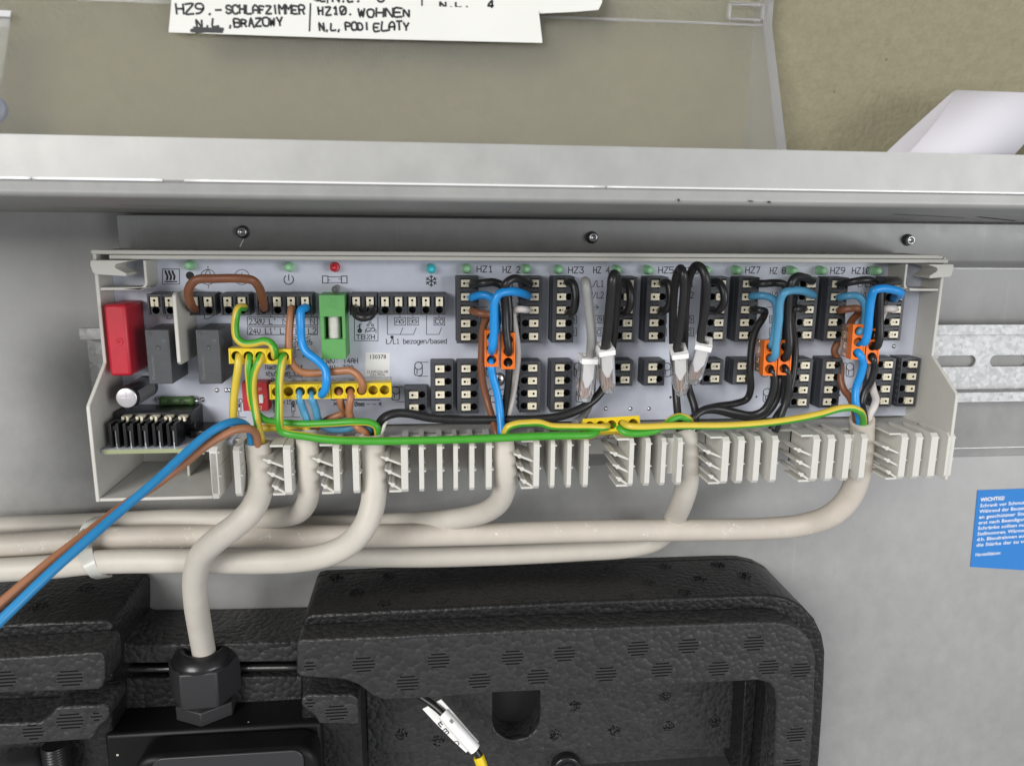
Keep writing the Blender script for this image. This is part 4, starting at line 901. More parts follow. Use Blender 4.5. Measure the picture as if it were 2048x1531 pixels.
# single wires of channels 1 and 2
wire('black wire from the top HZ1 terminal into the second orange connector', [(943, 568, 36), (949, 568, 44), (966, 566, 48), (988, 565, 48), (1004, 571, 47), (1014, 586, 46), (1018, 620, 46), (1019, 660, 47), (1016, 680, 48), (1016, 686, 44)], 'wire_black', 1.5)
wire('black wire arching from the top HZ2 terminal into the second orange connector', [(1060, 567, 36), (1056, 565, 44), (1043, 559, 50), (1026, 558, 53), (1013, 566, 54), (1009, 584, 53), (1010, 620, 51), (1013, 665, 51), (1017, 697, 51), (1017, 706, 49), (1017, 708, 44)], 'wire_black', 1.5)
wire('short blue wire from HZ1 half hidden behind another into the first orange connector', [(942, 595, 36), (947, 594, 44), (962, 590, 47), (978, 593, 48), (989, 604, 48), (994, 625, 48), (992, 655, 49), (986, 676, 50), (981, 684, 48), (980, 686, 43)], 'wire_blue', 1.45)
wire('bright blue wire bowing from HZ2 down into the first orange connector', [(1057, 592, 36), (1053, 590, 44), (1038, 585, 51), (1016, 583, 54), (999, 588, 55), (990, 603, 55), (988, 635, 54), (988, 670, 53), (985, 695, 52), (983, 702, 49), (982, 704, 43)], 'wire_blue', 1.55)
# channels 7 and 8
wire('black wire running straight from the top HZ7 terminal to the HZ8 bundle', [(1503, 566, 36), (1508, 566, 44), (1525, 567, 48), (1550, 566, 48), (1568, 570, 47), (1576, 588, 46), (1574, 630, 46), (1572, 670, 47), (1570, 688, 48), (1570, 693, 43)], 'wire_black', 1.45)
wire('black wire arching over from the top HZ8 terminal to the third orange pair', [(1625, 563, 36), (1621, 560, 45), (1608, 554, 51), (1593, 553, 54), (1583, 563, 55), (1579, 585, 54), (1577, 640, 52), (1578, 690, 52), (1574, 711, 51), (1570, 716, 48), (1569, 717, 43)], 'wire_black', 1.5)
wire('dull blue wire from HZ7 joining behind another in the middle orange pair', [(1501, 593, 36), (1507, 592, 44), (1523, 591, 47), (1540, 594, 48), (1551, 604, 48), (1553, 630, 49), (1549, 665, 50), (1544, 688, 50), (1541, 693, 44)], 'wire_blue_dull', 1.4)
wire('dull blue wire bowing from HZ8 down into the middle orange pair', [(1628, 592, 36), (1622, 588, 45), (1603, 582, 52), (1582, 580, 55), (1567, 586, 56), (1560, 602, 55), (1557, 640, 54), (1553, 685, 53), (1549, 711, 52), (1543, 718, 49), (1541, 719, 43)], 'wire_blue_dull', 1.5)
wire('black wire from the third HZ7 terminal down along the board to the pale cable', [(1502, 620, 36), (1508, 619, 45), (1520, 620, 49), (1529, 622, 48), (1526, 634, 44), (1514, 655, 42), (1507, 675, 41), (1502, 700, 41), (1500, 745, 41), (1501, 778, 40), (1493, 798, 39), (1470, 806, 40), (1435, 812, 43), (1406, 820, 46), (1388, 834, 49), (1382, 856, 51)], 'wire_black', 1.4)
wire('dark stub wire from the third HZ8 terminal dropping behind the bundle', [(1609, 617, 36), (1604, 617, 44), (1592, 617, 46), (1584, 624, 45), (1584, 650, 43), (1590, 690, 41), (1588, 730, 41), (1582, 770, 42), (1571, 805, 44), (1552, 835, 47), (1543, 858, 48)], 'wire_black', 1.4)
wire('black wire from the lower hole of the left middle orange connector to the pale cable', [(1543, 738, 44), (1545, 742, 50), (1548, 760, 50), (1542, 795, 49), (1527, 820, 48), (1504, 829, 47), (1470, 824, 47), (1430, 817, 48), (1402, 822, 50), (1386, 838, 51), (1380, 857, 51)], 'wire_black', 1.45)
wire('black wire from the lower hole of the right middle orange connector into the comb', [(1570, 734, 44), (1573, 738, 49), (1578, 758, 49), (1572, 800, 48), (1560, 835, 48), (1550, 862, 47)], 'wire_black', 1.45)
wire('black wire curving behind the middle orange pair to the pale cable', [(1561, 738, 43), (1560, 760, 45), (1551, 800, 45), (1533, 826, 45), (1506, 836, 45), (1470, 830, 44), (1430, 820, 45), (1404, 822, 47), (1384, 836, 48), (1376, 856, 50)], 'wire_black', 1.4)
# channels 9 and 10
wire('black wire running across from the top HZ9 terminal to the HZ10 bundle', [(1678, 568, 36), (1684, 567, 44), (1705, 564, 48), (1728, 560, 49), (1747, 562, 48), (1757, 575, 47), (1757, 610, 46), (1753, 650, 46), (1748, 676, 47), (1746, 684, 43)], 'wire_black', 1.45)
wire('black wire bending from the top HZ10 terminal to the right orange pair', [(1797, 563, 36), (1792, 561, 45), (1778, 563, 51), (1764, 572, 53), (1759, 592, 53), (1759, 640, 52), (1759, 675, 52), (1755, 691, 51), (1747, 695, 48), (1745, 695, 43)], 'wire_black', 1.5)
wire('dull blue wire from HZ9 curving down behind the brighter one', [(1677, 595, 36), (1682, 594, 44), (1697, 591, 47), (1714, 592, 48), (1727, 602, 48), (1731, 625, 48), (1727, 650, 49), (1719, 665, 50), (1716, 668, 44)], 'wire_blue_dull', 1.4)
wire('bright blue wire with a doubled bend at HZ10 into the right orange pair', [(1786, 596, 36), (1790, 596, 44), (1800, 590, 51), (1799, 583, 54), (1782, 578, 55), (1761, 576, 56), (1748, 582, 56), (1742, 598, 55), (1738, 630, 54), (1735, 665, 53), (1730, 683, 52), (1721, 689, 49), (1716, 690, 43)], 'wire_blue', 1.55)
# black and grey leads running on to the plugs
RJ = [dict(top=(1176, 712, 50), bot=(1168, 798, 48), lead='wire_grey', r=1.55, label='grey looped lead with a clear plug, the lowest hanging of the four',
           path=[(1150, 846, 44), (1168, 830, 40), (1181, 800, 39), (1184, 760, 40), (1186, 700, 44), (1183, 640, 49), (1176, 590, 55), (1172, 566, 60), (1170, 562, 63), (1172, 572, 65), (1177, 620, 62), (1182, 670, 58), (1180, 708, 52), (1179, 722, 51)]),
      dict(top=(1209, 692, 56), bot=(1213, 778, 50), lead='wire_black', r=1.65, label='thick black looped lead with a clear plug next to the grey lead',
           path=[(752, 868, 50), (757, 850, 48), (769, 834, 46), (792, 826, 45), (820, 827, 45), (860, 835, 45), (920, 839, 45), (1000, 839, 46), (1070, 838, 47), (1125, 831, 47), (1170, 812, 46), (1200, 786, 44), (1213, 758, 42), (1222, 710, 43), (1230, 640, 48), (1234, 580, 56), (1233, 556, 62), (1229, 548, 66), (1225, 556, 69), (1221, 600, 67), (1215, 660, 62), (1211, 690, 58), (1211, 702, 57)]),
      dict(top=(1357, 698, 56), bot=(1360, 782, 50), lead='wire_black', r=1.5, label='black looped lead with a clear plug at HZ5, left of the tallest loop',
           path=[(1360, 862, 51), (1357, 842, 49), (1353, 800, 45), (1350, 750, 43), (1346, 690, 44), (1346, 620, 49), (1349, 575, 55), (1355, 546, 61), (1361, 537, 64), (1366, 546, 67), (1368, 575, 66), (1364, 625, 63), (1357, 670, 59), (1354, 694, 57), (1355, 706, 56)]),
      dict(top=(1408, 682, 58), bot=(1386, 760, 52), lead='wire_black', r=1.5, label='tallest black looped lead with a tilted clear plug at HZ6',
           path=[(1386, 862, 50), (1391, 844, 49), (1389, 815, 46), (1377, 775, 43), (1369, 730, 43), (1369, 670, 46), (1371, 610, 51), (1376, 565, 57), (1384, 541, 62), (1393, 531, 65), (1403, 536, 67), (1411, 556, 68), (1413, 590, 66), (1408, 632, 63), (1402, 664, 60), (1401, 688, 58)])]
for d in RJ:
    A = Vector(P(*d['top'])); Bt = Vector(P(*d['bot'])); ax = (Bt-A).normalized(); ln = (Bt-A).length
    fw = Vector((0, 1, 0)); fw = (fw-ax*fw.dot(ax)).normalized(); sd = ax.cross(fw)
    if d is RJ[3]: q = fw*cos(.30)-sd*sin(.30); fw = q; sd = ax.cross(fw)
    if d is RJ[2]: q = fw*cos(.18)-sd*sin(.18); fw = q; sd = ax.cross(fw)
    if sd.x < 0: sd = -sd
    def tr(mb): mb.v = [tuple(A+sd*x+fw*h+ax*(-z)) for x, h, z in mb.v]; return mb
    t = root('plug_lead', tuple(A), d['label'], 'plug lead', 'looped leads with clear plugs')
    obj('lead', MB().tube(PP(d['path']), d['r'], 14, sub=9), d['lead'], t)
    w2 = 2.7
    poly = [(-w2, -1), (w2, -1), (w2, -ln+3.5), (w2-.8, -ln+.8), (w2-1.6, -ln), (-w2+1.6, -ln), (-w2+.8, -ln+.8), (-w2, -ln+3.5)]
    body = obj('plug_body', tr(MB().prism(poly, -3.8, 3.8)), 'plug_clear', t, bevel=.35, label='clear plug body')
    m = MB()
    for (x0, x1, h0, h1) in ((-3, 3, 2.4, 4.3), (-3, 3, -4.3, -2.6), (-3, -1.9, -2.6, 2.4), (1.9, 3, -2.6, 2.4)): m.box(x0, x1, h0, h1, -1.9, .1)
    obj('plug_collar', tr(m), 'plug_white', body, bevel=.15)
    obj('plug_insert', tr(MB().prism([(-2.0, -1.9), (2.0, -1.9), (2.0, -7.5), (.7, -10.2), (.3, -11.2), (-.7, -11.2), (-2.0, -7.8)], 2.7, 3.5)), 'plug_white', body)
    obj('lead_end', tr(MB().cyl((0, -.4, -9.5), 1.45, 8.5, 'z', 12)), d['lead'], body)
    for k, x in enumerate((-1.35, 0, 1.35)):
        obj('contact', tr(MB().prism([(x-.32, -8.8-.7*k), (x+.32, -8.6-.7*k), (x*.7+.3, -ln+1.4), (x*.7-.3, -ln+1.4)], .4-1.0*k, 1.6-.8*k)), 'copper', body)

# push-in wire connectors
def rot_tree(t, rz=0, rx=0, ry=0): t.rotation_euler = (radians(rx), radians(ry), radians(rz))
def connector(px, py, h, n, horiz, pitch, wdt, label, cat, group, shell, inner, rear, depth=13, rz=0, rx=0, ry=0):
    """front face centre at the photo point; n wire holes in a row (horiz) or column"""
    c = P(px, py, h); t = root('wire_connector', c, label, cat, group); L_ = n*pitch+.9
    def put(u, v, k): return (c[0]+(u if horiz else v), c[1]+k, c[2]+(v if horiz else -u))
    b = MB(); u0 = -L_/2
    def bx(ua, ub, va, vb, k0, k1, mi=0): p, q = put(ua, va, 0), put(ub, vb, 0); b.box(p[0], q[0], c[1]+k0, c[1]+k1, p[2], q[2], mi)
    for i in range(n):
        u = (i-(n-1)/2)*pitch
        b.holed(u, 0, u-pitch/2+.12, u+pitch/2-.12, -wdt/2+.45, wdt/2-.45, min(pitch, wdt)/2-.32, -.35, -5, 0, 1, 10, lambda U, V, k: put(U, V, k))
    bx(u0, -u0, wdt/2-.45, wdt/2, -4.5, 0); bx(u0, -u0, -wdt/2, -wdt/2+.45, -4.5, 0)
    for i in range(n+1):
        u = (i-n/2)*pitch; e = .12 if 0 < i < n else .45
        a, z = (u-e, u+e) if 0 < i < n else ((u0, u+.12) if i == 0 else (u-.12, -u0))
        bx(a, z, -wdt/2+.45, wdt/2-.45, -4.5, -.12)
    bx(u0+.1, -u0-.1, -wdt/2+.1, wdt/2-.1, -5.3, -4.6)
    obj('front_shell', b, [shell, inner], t)
    b = MB(); p, q = put(u0+.25, -wdt/2+.25, 0), put(-u0-.25, wdt/2-.25, 0); b.box(p[0], q[0], c[1]-depth, c[1]-5.35, p[2], q[2])
    body = obj('rear_body', b, rear, t, bevel=.3)
    b = MB()
    for i in range(n):
        u = (i-(n-1)/2)*pitch; p, q = put(u-.9, -.5, 0), put(u+.9, .6, 0); b.box(p[0], q[0], c[1]-depth+1.5, c[1]-6.2, p[2], q[2])
    obj('contact_strip', b, 'copper', body)
    rot_tree(t, rz, rx, ry); return t
gY = 'yellow five way wire connectors'; gO = 'orange three way wire connectors'
connector(520, 712.5, 50, 5, True, 4.1, 5.4, 'upper yellow connector above the red switch, five striped wires in it', 'wire connector', gY, 'conn_yellow', 'conn_yellow_in', 'conn_clear', rz=0, ry=1.2)
connector(600, 783, 50, 5, True, 4.1, 5.4, 'lower left yellow connector holding three blue wires', 'wire connector', gY, 'conn_yellow', 'conn_yellow_in', 'conn_clear')
connector(723, 781, 50, 5, True, 4.1, 5.4, 'yellow connector holding three brown wires, two holes empty', 'wire connector', gY, 'conn_yellow', 'conn_yellow_in', 'conn_clear', ry=-.6)
connector(1224, 848, 55, 5, True, 4.1, 5.4, 'yellow connector at the comb turned face down, lowest of the four', 'wire connector', gY, 'conn_yellow', 'conn_yellow_in', 'conn_clear', rx=-30, ry=-2.5)
for px, py, h, lab, rz, rx in ((983.5, 697, 50, 'orange connector with two blue wires above and one below, beside the brown wire', 0, 0),
                      (1016.5, 702, 50, 'orange connector with three black wires beside the white core', 0, 0),
                      (1541, 716, 51, 'left orange connector of the middle pair, dull blue wires in it', 8, -4),
                      (1570, 715, 50, 'right orange connector of the middle pair, black wires only', 4, -3),
                      (1717.5, 684, 52, 'left orange connector of the right pair, turned to show its clear side', 10, -4),
                      (1746, 692, 51, 'right orange connector of the right pair, furthest right', 6, -4)):
    connector(px, py, h, 3, False, 4.15, 5.0, lab, 'wire connector', gO, 'conn_orange', 'conn_orange_in', 'conn_amber', rz=-rz, rx=rx)
# ------------------------------------------------------------------ foam shells, pump and gland
def ppoly(pts, h): return [(P(x, y, h)[0], P(x, y, h)[2]) for x, y in pts]
def vents(lst, h):
    b = MB()
    for px, py, k in lst:
        x, _, z = P(px, py, h); R = 4.4*k
        b.prism([(x+R*1.06*cos(t*pi/12), z+R*.82*sin(t*pi/12)) for t in range(24)], h-.3, h+.05, 2)
        for i in range(5 if k > .8 else 3):
            n = 5 if k > .8 else 3
            dz = (i-(n-1)/2)*1.36; hw = math.sqrt(max(.2, R*R-(dz*1.25)**2)); s = .045*(px/1000)
            b.prism([(x-hw, z+dz-.31-.05*hw*.2), (x+hw, z+dz-.31+.05*hw*.2), (x+hw, z+dz+.31+.05*hw*.2), (x-hw, z+dz+.31-.05*hw*.2)], h-.2, h+.09, 1)
    return b
def topz(px, py, zf):
    lo, hi = 0.0, 60.0
    for _ in range(40):
        m = (lo+hi)/2; q = P(px, py, m)
        if q[2] > zf(q[0]): hi = m
        else: lo = m
    return P(px, py, m)
def dimples(lst, mode, par, mb, r=3.1):
    rr = random.Random(5)
    for px, py in lst:
        if mode == 'top': c = topz(px, py, par)
        else: c = P(px, py, par)
        for k in range(42):
            a = rr.uniform(0, 6.28); d = r*math.sqrt(rr.random()); e = .36
            if mode == 'top':
                q = (c[0]+d*cos(a), min(39.5, max(.5, c[1]+d*sin(a))), c[2]); ring = [(q[0]+e*cos(t), q[1]+e*sin(t), q[2]) for t in (0, 1.57, 3.14, 4.71)]; tip = (q[0], q[1], q[2]+.55)
            else:
                q = (c[0]+d*cos(a), c[1], c[2]+d*sin(a)); ring = [(q[0]+e*cos(t), q[1], q[2]+e*sin(t)) for t in (0, 1.57, 3.14, 4.71)]; tip = (q[0], q[1]+.5, q[2])
            mb.add(ring+[tip], [(0, 1, 4), (1, 2, 4), (2, 3, 4), (3, 0, 4)], 1)
F2 = ['foam_black', 'mark_dark', 'foam_smooth']
right = root('foam_shell', (55, 0, -230), 'large black moulded foam insulation shell with rounded corner below the controller', 'foam shell')
out = [(600, 1660), (604, 1300), (606, 1242), (612, 1232), (625, 1228), (1100, 1205), (1500, 1190), (1545, 1190), (1578, 1197), (1606, 1212), (1630, 1238), (1645, 1270), (1651, 1302), (1649, 1360), (1645, 1435), (1638, 1531), (1630, 1660)]
o40 = ppoly(out, 40)
obj('back_plate', MB().prism(o40, .3, 4), 'foam_fine', right)
xi = P(1556, 1450, 52)[0]; xl = P(722, 1450, 40)[0]; zb = P(1100, 1378, 40)[2]
ring = o40[:-1]+[(o40[-1][0], o40[0][1])]
ring = o40+[(xi, o40[0][1]), (xi, P(1500, 1360, 52)[2]+1.5), (xl, P(740, 1385, 52)[2]+1.5), (xl, o40[0][1])]
mb = MB().prism(ring, 4, 40)
A_, B_ = P(625, 1228, 40), P(1500, 1190, 40)
zf = lambda x: A_[2]+(x-A_[0])*(B_[2]-A_[2])/(B_[0]-A_[0])
shell = obj('side_wall', mb, 'foam_fine', right, bevel=1.3, seg=3)
mb = MB(); dimples([(672, 1155), (713, 1185), (778, 1152), (836, 1180), (888, 1149), (949, 1176), (1002, 1141), (1065, 1172), (1112, 1140), (1180, 1167), (1218, 1136), (1298, 1166), (1328, 1133), (1436, 1129), (1400, 1158), (1490, 1150), (770, 1206), (885, 1202), (1016, 1199), (1137, 1195), (1255, 1191), (1368, 1185)], 'top', zf, mb)
obj('dimple_marks', mb, F2, shell, kind='stuff')
front = [(593, 1345), (593, 1286), (600, 1279), (838, 1269), (1100, 1257), (1225, 1254), (1500, 1244), (1551, 1243), (1580, 1248), (1605, 1262), (1622, 1282), (1631, 1310), (1630, 1360), (1627, 1440), (1620, 1531), (1611, 1660),
         (1541, 1660), (1550, 1500), (1554, 1410), (1551, 1380), (1540, 1366), (1516, 1360), (1293, 1371), (983, 1385), (838, 1396), (768, 1399), (745, 1391), (718, 1370), (690, 1359), (640, 1356), (600, 1353)]
rim = obj('front_rim', MB().prism(ppoly(front, 52), 40, 52), F2, right, bevel=.9, seg=3)
obj('vent_marks', vents([(727, 1328, 1), (877, 1320, 1), (815, 1365, 1), (959, 1360, 1), (1025, 1314, 1), (1129, 1307, 1), (1076, 1352, 1), (1212, 1347, 1), (620, 1331, .5), (1276, 1296, 1), (1377, 1291, 1), (1508, 1286, 1), (1324, 1338, 1), (1437, 1336, 1), (1537, 1333, 1), (1601, 1339, 1), (1592, 1468, 1), (1583, 1530, 1)], 52), F2, rim, kind='stuff')
tab = obj('corner_tab', MB().prism(ppoly([(602, 1408), (604, 1396), (616, 1389), (706, 1389), (716, 1398), (717, 1447), (638, 1447), (630, 1432), (616, 1421)], 52), 40, 52), F2, right, bevel=.7)
obj('vent_marks', vents([(673, 1424, 1), (620, 1405, .45)], 52), F2, tab, kind='stuff')
zt1 = P(1100, 1340, 17)[2]; slot = ppoly([(985, 1385), (985, 1440)], 17); s2 = ppoly([(1080, 1440), (1080, 1385)], 17)
cx_, cz_ = (slot[1][0]+s2[0][0])/2, P(1032, 1437, 17)[2]; rr_ = (s2[0][0]-slot[1][0])/2
pan = [(xl, zt1), (slot[0][0], zt1)]+[(cx_+rr_*cos(t), cz_+rr_*sin(t)) for t in [pi+pi*i/12 for i in range(13)]]+[(s2[1][0], zt1), (xi, zt1), (xi, P(1500, 1495, 17)[2]), (xl, P(700, 1507, 17)[2])]
obj('slot_hollow', MB().box(slot[0][0]-2, s2[1][0]+2, 3.9, 4.3, cz_-rr_-2, zt1), 'hole_black', right)
pnl = obj('recessed_panel', MB().prism(pan, 4, 17), F2, right, bevel=.7)
obj('lower_panel', MB().prism([(xl, pan[-1][1]), (xi, pan[-2][1]), (xi, o40[0][1]), (xl, o40[0][1])], 4, 11), 'foam_black', right)
mb = MB(); dimples([(802, 1467), (877, 1480), (1110, 1468), (1228, 1460), (1337, 1451), (1430, 1444), (1150, 1410), (1330, 1390)], 'face', 17, mb, 2.8); obj('dimple_marks', mb, F2, pnl, kind='stuff')
q0, q1 = P(1494, 1360, 30), P(1486, 1531, 30)
obj('inner_ledge', MB().prism([(q0[0]-.9, zt1), (xi, zt1), (xi, o40[0][1]), (q1[0]-.9, o40[0][1])], 11, 30), 'foam_fine', right, bevel=.5)
q = P(1132, 1530, 12); obj('pipe_stub', MB().lathe((q[0], 11, q[2]), [(7, 0), (7, 4), (5, 5), (4.5, 2), (.1, 2)], n=24), 'gland_black', right)
# left shell
left = root('foam_shell', (-150, 0, -230), 'black moulded foam insulation shell cut off by the left edge', 'foam shell')
l42 = ppoly([(-120, 1255), (100, 1244), (212, 1240), (221, 1244), (225, 1254), (226, 1290), (222, 1660), (-120, 1660)], 42)
sh = obj('side_wall', MB().prism(l42, .3, 42), 'foam_fine', left, bevel=1.0)
mb = MB(); Al, Bl = P(-120, 1255, 42), P(212, 1240, 42); zl_ = lambda x: Al[2]+(x-Al[0])*(Bl[2]-Al[2])/(Bl[0]-Al[0])
dimples([(172, 1176), (82, 1212), (30, 1180)], 'top', zl_, mb); obj('dimple_marks', mb, F2, sh, kind='stuff')
rimL = obj('front_rim', MB().prism(ppoly([(-120, 1322), (0, 1316), (198, 1303), (206, 1308), (209, 1322), (210, 1356), (205, 1372), (196, 1379), (0, 1386), (-120, 1391)], 58), 42, 58), F2, left, bevel=.9, seg=3)
obj('vent_marks', vents([(140, 1355, 1.05), (6, 1357, 1.05)], 58), F2, rimL, kind='stuff')
tabL = obj('lower_rim', MB().prism(ppoly([(-120, 1455), (0, 1447), (80, 1444), (98, 1432), (112, 1416), (124, 1413), (210, 1409), (218, 1415), (219, 1428), (214, 1440), (198, 1452), (187, 1473), (178, 1478), (82, 1485), (0, 1492), (-120, 1500)], 58), 42, 58), F2, left, bevel=.8)
obj('vent_marks', vents([(140, 1441, 1.1), (66, 1463, .85), (193, 1432, .45)], 58), F2, tabL, kind='stuff')
q = P(104, 1530, 52)
b = MB(); prof = []
for i in range(16): prof += [(5.0, i*1.15-14), (5.0, i*1.15-13.55), (4.5, i*1.15-13.45), (4.5, i*1.15-12.95)]
hp = root('ribbed_hose', (q[0], 50, q[2]-14), 'black ribbed hose end under the left foam shell', 'hose')
obj('hose_body', b.lathe((q[0], 48, q[2]+2), prof, 'z', 24), 'gland_black', hp)
q = P(22, 1545, 54); obj('hose_nut', MB().lathe((q[0], 46, q[2]-6), [(8, -8), (9, -4), (9, 4), (7.5, 7), (4, 8), (.1, 8)], 'z', 20), 'hex_black', hp)
# foam behind, pipe and pump box
mid = root('foam_backing', (-100, 0, -200), 'low black foam piece spanning between the two foam shells', 'foam piece')
m30 = ppoly([(215, 1262), (235, 1280), (262, 1290), (420, 1287), (604, 1282), (604, 1323), (215, 1327)], 30)
obj('upper_strip', MB().prism(m30, .3, 30), 'foam_black', mid, bevel=.8)
m28 = ppoly([(215, 1356), (604, 1352), (604, 1660), (215, 1660)], 27); obj('lower_strip', MB().prism(m28, .3, 27), 'foam_black', mid, bevel=.6)
obj('back_strip', MB().prism(ppoly([(215, 1300), (604, 1300), (604, 1400), (215, 1400)], 12), .3, 12), 'foam_fine', mid)
a, c = P(200, 1337, 23), P(620, 1333, 23)
obj('heating_pipe', MB().tube([(a[0], 23, a[2]), (c[0], 23, c[2])], 1.7, 16), 'pipe_metal', None, label='dull metal pipe glimpsed behind the cable gland between foam pieces', cat='pipe')
pump = root('pump_box', (-85, 30, -230), 'dusty black pump terminal box carrying the large cable gland', 'pump')
ta, tc = P(200, 1468, 47), P(640, 1462, 47); bk = P(415, 1366, 18)
zp = P(415, 1453, 42.5)[2]
obj('box_body', MB().box(ta[0], tc[0], 17, 44, -260, zp), 'pump_black', pump, bevel=1.6, seg=3)
la, lc = P(262, 1500, 58), P(632, 1500, 58)
obj('box_lid', MB().prism(rrect(la[0], lc[0], -260, zp-.9, 7, corners=(1, 1, 0, 0)), 44, 58), 'pump_black', pump, bevel=2.6, seg=4)
q0, q1 = P(360, 1516, 60.5), P(620, 1512, 60.5)
obj('lid_badge', MB().prism(rrect(P(300, 1520, 60)[0], P(606, 1520, 60)[0], -258, P(450, 1512, 60)[2], 4, corners=(1, 1, 0, 0)), 58, 59), 'hex_black', pump, bevel=.4)
gl = root('cable_gland', (P(415, 1400, 30)[0], 30, zp), 'big black hexagonal cable gland screwed onto the pump box', 'cable gland')
gx = P(415, 1400, 30)[0]; hexp = lambda r, rot: [(gx+r*cos(radians(60*i+rot)), 30+r*sin(radians(60*i+rot))) for i in range(6)]
z1 = zp; z2 = P(415, 1424, 42)[2]; z3 = P(415, 1350, 42.5)[2]; z4 = P(412, 1300, 33)[2]
obj('base_hex', MB().prism(hexp(12.6, 26), z1, z2, axis='z'), 'hex_black', gl, bevel=.5)
q = P(403, 1438, 42); 
obj('neck', MB().lathe((gx, 30, z2), [(11, 0), (11, 1.6)], 'z', 28), 'gland_black', gl)
obj('hex_nut', MB().prism(hexp(14.0, -4), z2+1.4, z3+.6, axis='z'), 'hex_black', gl, bevel=.8, seg=3)
mb = MB().lathe((gx, 30, z3), [(12.3, 0), (12.5, 1), (12.2, (z4-z3)*.35), (11.2, (z4-z3)*.65), (9.6, (z4-z3)*.9), (8.2, z4-z3), (7.2, z4-z3-.1), (6.6, z4-z3-1), (6.0, z4-z3-2.2), (.1, z4-z3-2.3)], 'z', 36)
obj('dome_cap', mb, 'gland_black', gl)
# sensor lead with a wrapped paper label
sl = root('sensor_lead', P(890, 1430, 40), 'thin black sensor lead with a wrapped white label and yellow end', 'sensor lead')
path = [(815, 1372, 28), (845, 1394, 32), (875, 1416, 36), (908, 1450, 40), (938, 1485, 43), (956, 1508, 44), (964, 1530, 45), (970, 1560, 45)]
obj('lead', MB().tube(PP(path), 1.55, 14), 'wire_black', sl)
lp = [(886, 1426, 37.5), (905, 1447, 40), (930, 1475, 42.5), (950, 1497, 43.8)]
wr = obj('label_wrap', MB().tube(PP(lp), 2.55, 20, caps=False), 'plug_white', sl)
mb = MB(); e = [P(*q) for q in [(882, 1398, 34), (903, 1421, 37), (928, 1450, 39.5), (957, 1483, 42)]]; f_ = [P(*q) for q in [(845, 1417, 33), (872, 1446, 36), (901, 1475, 38.5), (932, 1504, 41)]]
vs = []
for p, q in zip(e, f_):
    vs += [p, q, (q[0]+.1, q[1]-.25, q[2]+.05), (p[0]+.1, p[1]-.25, p[2]+.05)]
n = len(e); fs = []
for i in range(n-1):
    o = 4*i; fs += [(o, o+1, o+5, o+4), (o+1, o+2, o+6, o+5), (o+2, o+3, o+7, o+6), (o+3, o, o+4, o+7)]
fs += [(3, 2, 1, 0), (4*n-4, 4*n-3, 4*n-2, 4*n-1)]
flag = obj('label_flag', mb.add(vs, fs), 'plug_white', sl)
mb = MB(); e0, e1, f0 = Vector(e[1]), Vector(e[3]), Vector(f_[1]); dx_ = (e1-e0).normalized(); dy_ = (e0-f0).normalized(); nn = dx_.cross(dy_); nn = nn if nn.y > 0 else -nn
frl = lambda x, y, l: tuple(f0+dx_*x+dy_*y+nn*(.25+l))
ink_text(mb, 'E', .6, .8, 2.4, 3.0, .4, frl); ink_text(mb, 'm', 4.0, .6, 6.2, 2.6, .35, frl); mb.stroke(arc(11.6, 1.2, 1.0), .25, frl)
obj('label_writing', mb, 'ink', flag)
mb = MB(); c0 = Vector(P(905, 1447, 40)); c1 = Vector(P(930, 1475, 42.5)); ux = (c1-c0).normalized(); uy = Vector((.75, 0, .66)); uy = (uy-ux*uy.dot(ux)).normalized(); nn2 = ux.cross(uy); nn2 = nn2 if nn2.y > 0 else -nn2
def frw(x, y, l): a = y/2.62; return tuple(c0+ux*x+uy*2.62*sin(a)+nn2*2.62*cos(a))
for k in range(5): mb.stroke([(-2.2, .9+k*.28), (-.6, .9+k*.28)], .12, frw)
ink_text(mb, 'VC14', 2.0, 1.2, 4.6, 2.0, .13, frw); ink_text(mb, '1304', 2.0, .2, 4.2, .9, .12, frw)
obj('label_print', mb, 'ink', wr)
obj('yellow_end', MB().tube(PP([(957, 1511, 44), (964, 1531, 45), (971, 1562, 45)]), 2.3, 18), 'conn_yellow', sl)
# cable tie round the bundle
tie = root('cable_tie', P(176, 1095, 46), 'white plastic cable tie strapped round the pale cable bundle', 'cable tie')
tp = spline([Vector(P(*q)) for q in [(205, 1030, 8), (196, 1036, 24), (183, 1044, 32), (172, 1062, 34.5), (170, 1085, 34.5), (173, 1108, 40), (180, 1130, 43.5), (190, 1146, 42), (203, 1153, 34), (212, 1152, 20)]], 6)
vs = []; n = len(tp)
for i, q in enumerate(tp):
    t = (tp[min(n-1, i+1)]-tp[max(0, i-1)]).normalized(); wv = Vector((1, 0, .12)); wv = (wv-t*wv.dot(t)).normalized()*2.3; nv = t.cross(wv).normalized()*.45
    vs += [tuple(q+wv+nv), tuple(q-wv+nv), tuple(q-wv-nv), tuple(q+wv-nv)]
fs = []
for i in range(n-1):
    o = 4*i
    for k in range(4): fs.append((o+k, o+(k+1) % 4, o+4+(k+1) % 4, o+4+k))
fs += [(0, 1, 2, 3), (4*n-4, 4*n-3, 4*n-2, 4*n-1)]
obj('strap', MB().add(vs, fs), 'tie_white', tie, bevel=.15)
a, c = P(148, 1070, 41), P(172, 1098, 41)
obj('lock_head', MB().box(a[0], c[0], 34, 40.5, c[2], a[2]), 'tie_white', tie, bevel=.6)

